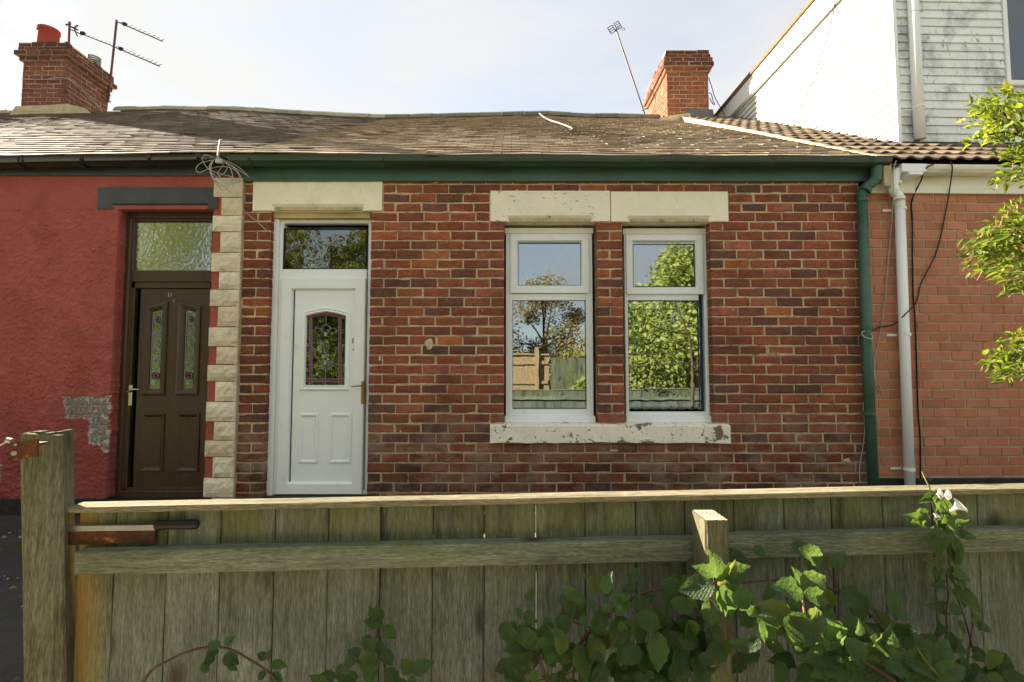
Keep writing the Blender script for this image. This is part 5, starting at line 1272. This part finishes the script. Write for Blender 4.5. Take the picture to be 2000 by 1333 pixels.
# 3 the dense dark bramble
o3 = gnd(1200, 1.18); b3 = plant('bramble', 'dense dark bramble with broad leaves shading the boards beside the short post', 'bramble', o3, BG)
cane(b3, [o3, at(1080, 1440, 1.15), at(1110, 1300, 1.15), at(1165, 1220, 1.15), at(1230, 1172, 1.15), at(1290, 1150, 1.15), at(1350, 1165, 1.13)], .005, .003, MT['twig'], o3, thorns=14)
cane(b3, [at(1110, 1400, 1.14), at(1130, 1275, 1.14), at(1180, 1240, 1.14), at(1122, 1215, 1.15), at(1130, 1198, 1.16)], .003, .002, MT['twig'], o3)
cane(b3, [at(1000, 1335, 1.14), at(1080, 1325, 1.14), at(1120, 1312, 1.14), at(1145, 1302, 1.13)], .0018, .0012, MT['vine'], o3)
for a in ((1120, 1175, 42, 120), (1125, 1170, 34, 225), (1118, 1180, 44, 60), (1105, 1195, 46, 100), (1115, 1165, 34, 20), (1165, 1160, 42, 240), (1180, 1160, 44, -70), (1190, 1165, 36, -110), (1175, 1190, 54, 110), (1195, 1165, 48, 40), (1220, 1165, 40, 120), (1215, 1155, 34, -20), (1245, 1162, 44, 75), (1230, 1140, 34, -60),
          (1022, 1200, 30, 30), (1040, 1195, 32, 110), (1065, 1205, 34, 60), (1070, 1220, 44, 100), (1090, 1235, 46, 80), (1080, 1255, 44, 150), (1020, 1258, 38, 165), (1045, 1245, 40, 150), (1020, 1262, 40, 70), (1150, 1245, 60, 75), (1160, 1235, 50, 30), (1140, 1285, 60, 60), (1125, 1260, 40, 130), (1195, 1275, 62, 70), (1180, 1295, 60, 120),
          (1240, 1205, 60, 20), (1240, 1210, 46, 75), (1280, 1178, 36, 75), (1300, 1195, 44, 90), (1285, 1235, 70, 95), (1300, 1230, 78, 70), (1250, 1265, 50, 150), (1262, 1255, 44, 80), (1310, 1175, 50, 20), (1290, 1155, 50, 50), (1290, 1140, 50, 10), (1330, 1150, 46, -20), (1320, 1130, 46, 30), (1340, 1215, 50, 70), (1325, 1250, 44, 20), (1345, 1260, 50, 130), (1290, 1320, 60, -20), (1310, 1330, 70, -70), (1270, 1335, 60, 200), (1350, 1285, 54, 60), (1300, 1290, 56, 40)):
    img_leaf(b3, BL, a[0], a[1], 1.12 + RND.uniform(-.03, .03), a[2], a[3], RND.uniform(.3, 1.0), RND.uniform(-.5, .5), RND.uniform(-.3, .3))
for k in range(64):
    if k < 38: px, py = RND.gauss(1300, 75), RND.uniform(1195, 1345)
    else: px, py = RND.gauss(1130, 70), RND.uniform(1215, 1345)
    img_leaf(b3, BL, px, py, 1.15 + RND.uniform(-.05, .02), RND.uniform(34, 66), RND.uniform(20, 160), RND.uniform(.1, 1.0), RND.uniform(-.8, .8), RND.uniform(-.5, .5))
for k in range(46):
    px, py = RND.uniform(990, 1400), 0; py = 1345 - RND.random() ** 1.3 * 190
    img_leaf(b3, BL, px, py, 1.12 + RND.uniform(-.05, .03), RND.uniform(16, 32), RND.uniform(-60, 200), RND.uniform(.1, 1.0), RND.uniform(-.8, .8), RND.uniform(-.5, .5))
for k in range(9):
    px = RND.uniform(1030, 1400); cane(b3, [at(px, 1400, 1.14), at(px + RND.uniform(-40, 40), 1300, 1.13), at(px + RND.uniform(-70, 70), RND.uniform(1190, 1250), 1.15)], .0018, .001, MT['vine'] if k % 2 else MT['twig'], o3)
# 4 the sunlit bramble
o4 = gnd(1790, .98); b4 = plant('bramble', 'bramble with reddish cane and sunlit yellow green leaves over the short post', 'bramble', o4, BG)
cane(b4, [o4, at(1850, 1480, .96), at(1760, 1345, .97), at(1700, 1300, .98), at(1640, 1262, .99), at(1575, 1228, 1.0), at(1500, 1190, 1.03), at(1440, 1172, 1.05), at(1400, 1150, 1.05), at(1395, 1128, 1.05)], .0042, .002, MT['twig'], o4, thorns=24)
cane(b4, [at(1575, 1228, 1.0), at(1570, 1190, 1.0), at(1565, 1150, 1.0)], .002, .0015, MT['redtip'], o4)
cane(b4, [at(1900, 1420, .97), at(1850, 1340, .97), at(1815, 1300, .97), at(1790, 1265, .98)], .0025, .0015, MT['vine'], o4)
for a in ((1398, 1130, 52, -100), (1405, 1145, 52, -60), (1395, 1145, 60, 165), (1405, 1150, 50, 35), (1400, 1155, 56, 60), (1385, 1170, 50, 85), (1415, 1130, 50, -25), (1395, 1120, 40, 200), (1430, 1160, 50, 25), (1405, 1150, 36, 80),
          (1568, 1158, 56, 195), (1570, 1158, 52, 20), (1566, 1150, 56, -18), (1565, 1150, 40, -110), (1480, 1200, 48, 60), (1490, 1195, 46, 100), (1545, 1215, 62, 205), (1530, 1210, 62, 25), (1570, 1225, 56, -20), (1585, 1215, 74, 30), (1630, 1260, 68, 165), (1630, 1240, 56, 215), (1520, 1225, 62, 30), (1650, 1248, 62, 50), (1655, 1255, 64, 75), (1700, 1245, 58, 35), (1705, 1275, 52, -130), (1710, 1270, 50, -60), (1680, 1272, 46, 15), (1470, 1265, 38, 190), (1480, 1245, 34, 140),
          (1820, 1305, 60, -105), (1815, 1305, 70, 205), (1822, 1308, 58, -55), (1825, 1318, 52, -20), (1825, 1325, 56, 40), (1815, 1325, 56, 130), (1770, 1320, 50, 200), (1745, 1330, 50, 190), (1660, 1310, 66, 190), (1670, 1315, 70, 30), (1640, 1300, 50, 150), (1720, 1290, 60, 10), (1610, 1330, 60, -30)):
    img_leaf(b4, BL, a[0], a[1], .985 + (.06 if a[0] < 1460 else .01) + RND.uniform(-.025, .02), a[2]*1.14, a[3], RND.uniform(.25, 1.1), RND.uniform(-.7, .3), RND.uniform(-.35, .35))
for k in range(34):
    t = RND.random(); px = 1400 + 460*t; py = 1165 + 165*t + RND.uniform(-30, 40)
    img_leaf(b4, BL, px, py, .99 + RND.uniform(-.03, .04), RND.uniform(16, 34), RND.uniform(-120, 210), RND.uniform(.2, 1.1), RND.uniform(-.7, .4), RND.uniform(-.4, .4))
# 5 darker bramble behind
o5 = gnd(1650, 1.2); b5 = plant('bramble', 'shaded bramble with dark leaves behind the sunlit reddish cane', 'bramble', o5, BG)
cane(b5, [o5, at(1880, 1400, 1.14), at(1760, 1270, 1.14), at(1700, 1200, 1.15), at(1640, 1160, 1.16), at(1600, 1142, 1.17), at(1540, 1132, 1.17), at(1440, 1140, 1.16)], .004, .0022, MT['twig'], o5, thorns=10)
cane(b5, [at(1645, 1160, 1.16), at(1625, 1130, 1.16), at(1615, 1105, 1.16)], .0016, .0012, MT['twig'], o5)
cane(b5, [at(1640, 1300, 1.16), at(1638, 1180, 1.16), at(1637, 1100, 1.16)], .0014, .0010, MT['twig'], o5)
for a in ((1470, 1070, 30, 30), (1545, 1068, 46, 15), (1560, 1072, 62, 40), (1615, 1100, 44, 180), (1618, 1105, 46, -30), (1400, 1090, 60, 0), (1640, 1160, 60, 20), (1660, 1175, 50, 60), (1650, 1160, 70, 45), (1735, 1150, 60, 80), (1730, 1190, 50, 20), (1725, 1235, 52, -110), (1735, 1235, 40, 200), (1500, 1140, 46, 100), (1550, 1130, 50, 60), (1600, 1150, 60, 60), (1780, 1250, 70, 200), (1760, 1260, 60, 0), (1830, 1270, 50, 220)):
    img_leaf(b5, BL, a[0], a[1], 1.16 + RND.uniform(-.02, .02), a[2], a[3], RND.uniform(.2, .8), RND.uniform(-.5, .5), RND.uniform(-.2, .2))
for k in range(84):
    if k < 46: px, py = RND.uniform(1440, 1740), 0; py = 1150 + (px-1440)*.25 + RND.uniform(0, 130)
    elif k < 62: px, py = RND.uniform(1720, 1900), RND.uniform(1270, 1345)
    else: px, py = RND.uniform(1880, 2010), RND.uniform(1270, 1345)
    img_leaf(b5, BL, px, py, 1.14 + RND.uniform(-.05, .03), RND.uniform(36, 62), RND.uniform(10, 170), RND.uniform(.1, .9), RND.uniform(-.8, .8), RND.uniform(-.4, .4))
# 6 bindweed
o6 = gnd(1890, 1.24); bw = plant('bindweed', 'climbing bindweed with a white trumpet flower hanging over the fence', 'climber', o6)
cane(bw, [o6, at(1885, 1400, 1.22), at(1890, 1290, 1.22), at(1900, 1200, 1.22), at(1872, 1160, 1.22), at(1856, 1110, 1.22), at(1848, 1060, 1.22), at(1838, 1020, 1.22), at(1822, 985, 1.22), at(1816, 955, 1.21), at(1808, 938, 1.22), at(1801, 922, 1.24)], .0022, .0014, MT['vine'], o6)
cane(bw, [at(1850, 1250, 1.22), at(1848, 1200, 1.21), at(1852, 1160, 1.22), at(1848, 1120, 1.21)], .0018, .0014, MT['twig'], o6)
cane(bw, [at(1905, 1290, 1.22), at(1885, 1210, 1.21), at(1868, 1165, 1.21)], .0018, .0014, MT['twig'], o6)
for a in ((1822, 972, 38, 70), (1820, 970, 30, 150), (1835, 985, 46, 30), (1800, 1000, 38, 130), (1790, 1010, 30, 190), (1812, 1005, 30, 200), (1805, 1025, 28, 190), (1830, 1015, 40, 60), (1850, 1020, 42, 25), (1845, 1035, 40, 80), (1868, 1038, 38, 30), (1835, 1050, 44, 95), (1855, 1055, 50, 70), (1862, 1070, 50, 75), (1880, 1045, 30, 10), (1838, 1105, 38, 200), (1830, 1115, 26, 100), (1850, 1110, 36, 70), (1862, 1115, 40, 30), (1865, 1125, 40, 60), (1846, 1143, 32, 180), (1862, 1150, 46, 60), (1880, 1160, 40, 25), (1885, 1165, 44, 50), (1845, 1188, 42, 190), (1855, 1190, 40, 10), (1840, 1220, 34, 130), (1870, 1220, 36, 60), (1900, 1205, 34, 60), (1915, 1225, 30, 20), (1850, 1240, 36, 70), (1880, 1262, 40, 170), (1900, 1275, 40, 20), (1860, 1060, 46, 80), (1845, 1000, 40, 100), (1828, 1035, 34, 120), (1870, 1025, 30, -20)):
    img_leaf(bw, BW, a[0], a[1], 1.21 + RND.uniform(-.015, .01), a[2]*.92, a[3], RND.uniform(.2, .8), RND.uniform(-.4, .4), RND.uniform(-.2, .2))
def trumpet(p, dirv, ln, r, name='flower', matl=None):
    mb = MB(); d = Vector(dirv).normalized(); a = d.orthogonal().normalized(); b = d.cross(a); n = 14
    pr2 = [(.10, 0), (.16, .3), (.34, .62), (.7, .85), (1.0, .98), (1.08, .95)]
    vs = [p + d*ln*t + (a*cos(2*pi*k/n) + b*sin(2*pi*k/n)) * r*q*(1 + .06*cos(5*2*pi*k/n)) for q, t in pr2 for k in range(n)]
    mb.add([v - o6 for v in vs], [(i*n+k, i*n+(k+1) % n, (i+1)*n+(k+1) % n, (i+1)*n+k) for i in range(len(pr2)-1) for k in range(n)])
    return mb.build(name, matl or MT['petal'], bw, smooth=True)
trumpet(at(1853, 1000, 1.195), (.7, -.25, .55), .030, .017); trumpet(at(1824, 1016, 1.20), (.15, -.3, .6), .014, .007)
for px, py in ((1836, 966), (1852, 967)):
    bd = MB(); p = at(px, py, 1.20) - o6; bd.lathe((p.x, p.y, p.z), [(.001, -.012), (.006, -.006), (.0065, 0), (.004, .008), (.001, .013)], 10); bd.build('flower_bud', MT['petal'], bw, smooth=True)
tp = MB(); tp.tube([Vector(p) - o6 for p in smooth_path([at(1820, 958, 1.2), at(1830, 962, 1.19), at(1848, 985, 1.19), at(1853, 1000, 1.19)], 4)], .0012, 5); tp.build('stem', MT['vine'], bw)

# shrub reaching in from the right
os_ = gnd(2620, 1.75); os_.z = 0
shb = plant('shrub', 'shrub with sunlit yellow green leafy sprays reaching in beside the orange wall', 'shrub', os_)
hub1 = at(2520, 420, 1.75)
cane(shb, [os_, at(2600, 1000, 1.75), at(2570, 650, 1.75), hub1, at(2420, 200, 1.75)], .03, .012, MT['bark'], os_, 'trunk')
tw = [[(2520, 420), (2080, 300), (1990, 264), (1950, 260), (1902, 272)], [(1995, 264), (1965, 242), (1930, 228), (1900, 222)], [(1990, 262), (1968, 230), (1945, 208), (1934, 198)], [(2060, 290), (2005, 240), (1985, 218), (1976, 206)], [(2080, 310), (2010, 292), (1984, 290)], [(2100, 340), (2010, 342), (1962, 355)], [(2090, 300), (2010, 320), (1986, 325)],
      [(2520, 470), (2080, 480), (1980, 470), (1930, 490), (1902, 498)], [(2090, 478), (1990, 442), (1945, 452), (1910, 468)], [(2080, 460), (2010, 425), (1982, 408)], [(2090, 490), (1995, 505), (1950, 512), (1920, 522)], [(2100, 510), (2010, 525), (1965, 540)], [(2060, 470), (1995, 455), (1955, 470), (1925, 488)], [(2060, 450), (2005, 435), (1965, 435)], [(2080, 470), (2010, 475), (1960, 490)],
      [(2560, 650), (2080, 690), (2010, 688), (1965, 696), (1948, 702)], [(2070, 700), (1995, 712), (1962, 730)], [(2060, 680), (2005, 665), (1984, 668)], [(2060, 690), (2000, 700), (1965, 712)],
      [(2560, 550), (2090, 575), (2020, 552), (1996, 556)], [(2420, 200), (2120, 160), (2060, 130)], [(2520, 400), (2180, 380), (2100, 400)]]
nl_ = 0; extra = MB()
for T in tw:
    dd = 1.72 + RND.uniform(-.10, .12)
    P = smooth_path([at(a, b, dd + (1.75 - dd) * (i == 0 and a > 2200)) for i, (a, b) in enumerate(T)], 8)
    cane(shb, P[::2] + [P[-1]],   .008 if T[0][0] > 2200 else .004, .0014, MT['twig'], os_, 'twig')
    for i in range(len(P) - 1):
        pxp = 1000 + (P[i].x - EYE.x) / (P[i].y - EYE.y) * 1000
        for rep in range(max(5, int((P[i+1] - P[i]).length / .009)) if pxp > 2110 else 5):
            p = P[i].lerp(P[i+1], RND.random()) + Vector((RND.uniform(-.02, .02), RND.uniform(-.06, .06), RND.uniform(-.026, .026)))
            t = (P[min(i+1, len(P)-1)] - P[i]).normalized()
            tip = t * .8 + Vector((RND.uniform(-.8, .8), RND.uniform(-.7, .7), RND.uniform(-.5, .8)))
            sz = RND.uniform(.022, .041)
            if pxp < 2010 and nl_ < 300: put_leaf(shb, SH, p - os_, tip, (RND.uniform(-.7, .5), RND.uniform(-1, .2), RND.uniform(.3, 1)), sz); nl_ += 1
            else: put_leaf(None, SH, p - os_, tip, (RND.uniform(-.7, .5), RND.uniform(-1, .2), RND.uniform(.3, 1)), sz, mb=extra)
extra.build('leaves', MT['shleaf'], shb, kind='stuff')
for (a, b, c, d) in ((1905, 500, 1884, 508), (1900, 497, 1886, 486), (1905, 470, 1888, 450), (1915, 465, 1918, 452), (1945, 440, 1940, 424), (1950, 445, 1958, 424), (1935, 462, 1931, 450), (1920, 525, 1906, 518), (1918, 528, 1908, 548), (1948, 440, 1932, 455), (1985, 405, 1978, 390), (1965, 425, 1968, 410), (1955, 700, 1942, 682), (1962, 690, 1952, 680), (1950, 355, 1932, 345), (1978, 330, 1972, 312), (1965, 730, 1945, 724), (1985, 665, 1986, 645), (1930, 515, 1895, 506), (1905, 545, 1893, 535)):
    mb = MB(); p, q = at(a, b, 1.7) - os_, at(c, d, 1.7) - os_
    mb.tube(smooth_path([p, p.lerp(q, .5) + Vector((.004, 0, .004)), q], 3), .0012, 4); mb.build('shoot_tip', MT['redtip'], shb)

# ================================================================== ACROSS THE LANE (seen in the window glass)
def tree(name, label, x, y, h, cr, cz, matl, n, leaf=.12, seed=1, squash=1.0, group='trees across the lane', mat2=None):
    rr = random.Random(seed); t = thing(name, label, 'tree', (x, y, 0), 0, group)
    tr = MB(); tr.tube(smooth_path([(0, 0, 0), (.05, .02, h*.25), (-.04, .06, h*.5), (.03, 0, h*.8)], 4), .11, 8, r1=.03)
    cl = []
    for k in range(26):
        a = rr.uniform(0, 2*pi); e_ = rr.uniform(-.7, 1.0); r = cr * rr.uniform(.45, 1.0)
        cl.append((Vector((cos(a)*r*sqrt(max(0, 1-e_*e_*.6)), sin(a)*r*sqrt(max(0, 1-e_*e_*.6)), cz + e_*cr*squash)), cr*rr.uniform(.2, .45)))
    for c, r in cl[:12]:
        z0 = h * rr.uniform(.3, .6); tr.tube([(0, 0, z0), tuple(Vector((0, 0, z0)).lerp(c, .5) + Vector((0, 0, .1))), tuple(c)], .04, 5, r1=.012)
    tr.build('trunk', MT['bark'], t, smooth=True)
    for mm_, share in ((matl, .65), (mat2 or matl, .35)):
        mb = MB()
        for k in range(int(n*share)):
            c, r = rr.choice(cl); d = Vector((rr.gauss(0, 1), rr.gauss(0, 1), rr.gauss(0, 1))).normalized()
            p = c + d * r * rr.random() ** .4; s_ = leaf * rr.uniform(.6, 1.3)
            u = Vector((rr.gauss(0, 1), rr.gauss(0, 1), rr.gauss(0, .6))).normalized(); v = u.orthogonal().normalized()
            v = (v * cos(rr.uniform(0, 6)) + u.cross(v) * sin(rr.uniform(0, 6))).normalized() * s_ * .6; u *= s_
            mb.add([p - u, p - v*.8, p + u, p + v*.8], [(0, 1, 2, 3)])
        mb.build('crown', mm_, t)
    return t
tree('tree', 'tall leafy tree mirrored in the fanlight over the brown door', -8.6, -9.2, 6.2, 2.6, 4.2, MT['treeleaf'], 20000, .075, 3, mat2=MT['treeleaf2'])
tree('tree', 'tall yellowing tree mirrored in the fanlight over the white door', -4.9, -9.0, 6.0, 2.0, 3.9, MT['treeleaf'], 15000, .07, 4, mat2=MT['treeleaf2'])
tree('tree', 'sparse autumn tree mirrored in the lower pane between the white door and pier', 1.15, -13.2, 4.6, 1.5, 2.7, MT['treeleaf3'], 8500, .055, 5, mat2=MT['treeleaf2'])
tree('tree', 'bushy green tree filling the mirrored view in the window beside the green pipe', 5.0, -8.4, 4.0, 1.9, 2.2, MT['treeleaf'], 26000, .065, 6, mat2=MT['treeleaf'])
def bush(label, x, y, r, h, n, seed, matl=None):
    rr = random.Random(seed); t = thing('bush', label, 'bush', (x, y, 0), 0, 'bushes across the lane'); mb = MB()
    for k in range(n):
        a = rr.uniform(0, 2*pi); q = r * rr.random() ** .5; z = h * rr.random() * (1 - .5*(q/r)**2)
        p = Vector((q*cos(a), q*sin(a)*.7, z)); s_ = rr.uniform(.03, .065); u = Vector((rr.gauss(0, 1), rr.gauss(0, 1), rr.gauss(0, 1))).normalized()*s_; v = u.orthogonal()
        mb.add([p - u, p - v*.5, p + u, p + v*.5], [(0, 1, 2, 3)])
    mb.build('foliage', matl or MT['treeleaf'], t)
    sm_ = MB()
    for k in range(7): a = k*.9; sm_.tube([(0, 0, 0), (r*.3*cos(a), r*.2*sin(a), h*.4), (r*.6*cos(a), r*.4*sin(a), h*.75)], .014, 5, r1=.005)
    sm_.build('stem', MT['bark'], t)
bush('low dark bush mirrored at the foot of the far fence', .35, -6.7, .7, .85, 2500, 3)
bush('leafy bush mirrored beside the far fence end', 1.75, -6.3, .6, 1.25, 2800, 4)
bush('wide green hedge bush mirrored behind the far fence', -.2, -10.5, 1.6, 2.0, 8000, 5); bush('bushy hedge mirrored behind the autumn tree', 2.0, -10.8, 1.7, 2.1, 8000, 6, MT['treeleaf2'])
bush('thick green bush mirrored low in the window beside the green pipe', 3.2, -7.2, 1.0, 1.7, 7000, 7)
bush('hedge bush mirrored in the glass of the white door', -3.4, -8.0, 1.3, 2.4, 8000, 8); bush('hedge bush mirrored in the glass of the brown door', -6.4, -8.0, 1.6, 2.6, 9000, 9)
bush('hedge bush mirrored behind the bushy tree beside the green pipe', 5.6, -9.6, 1.9, 2.6, 9000, 10); bush('tall leafy hedge bush filling the mirrored view behind the sill end', 3.3, -8.6, 1.5, 3.2, 16000, 12)
bush('hedge bush mirrored as dark green in the leaded glass of the white door', -4.8, -8.1, 1.4, 3.1, 12000, 14)
bush('hedge bush mirrored in the narrow leaded panes of the brown door', -8.5, -8.0, 1.7, 3.1, 12000, 15)
bush('far hedge bush mirrored past the bushy tree', 7.4, -12.5, 2.6, 3.0, 9000, 11)
ff_ = thing('garden_fence', 'tall pale board fence across the lane, mirrored in the window glass', 'fence', (0, -7.25, 0))
x = -1.6; i = 0
while x < .85:
    mb = MB(); mb.col = (RND.random(), RND.random(), RND.random()); mb.box(x, x + .118, -.02, .0, .05, 1.66); mb.build('fence_board', MT['farboard'], ff_); x += .124
for z in (.45, .98, 1.45): mb = MB(); mb.box(-1.6, .85, .0015, .04, z, z + .07); mb.build('fence_rail', MT['farboard'], ff_)
mb = MB(); mb.box(.55, .63, .002, .085, 0, 1.85); mb.build('fence_post', MT['farboard'], ff_)
mb = MB(); mb.box(-1.62, .87, -.04, .05, 1.661, 1.70); mb.build('fence_cap', MT['farboard'], ff_)
f3 = thing('garden_fence', 'plain dark board panel mirrored next to the pale far fence', 'fence', (0, -6.95, 0))
x = .9
while x < 2.4:
    mb = MB(); mb.col = (RND.random(), RND.random(), RND.random()); mb.box(x, x + .119, -.02, .0, .05, 1.58 + RND.uniform(-.01, .01)); mb.build('fence_board', MT['board'], f3); x += .124
mb = MB(); mb.box(.9, 2.4, -.06, -.021, 1.2, 1.28); mb.build('fence_rail', MT['board'], f3)
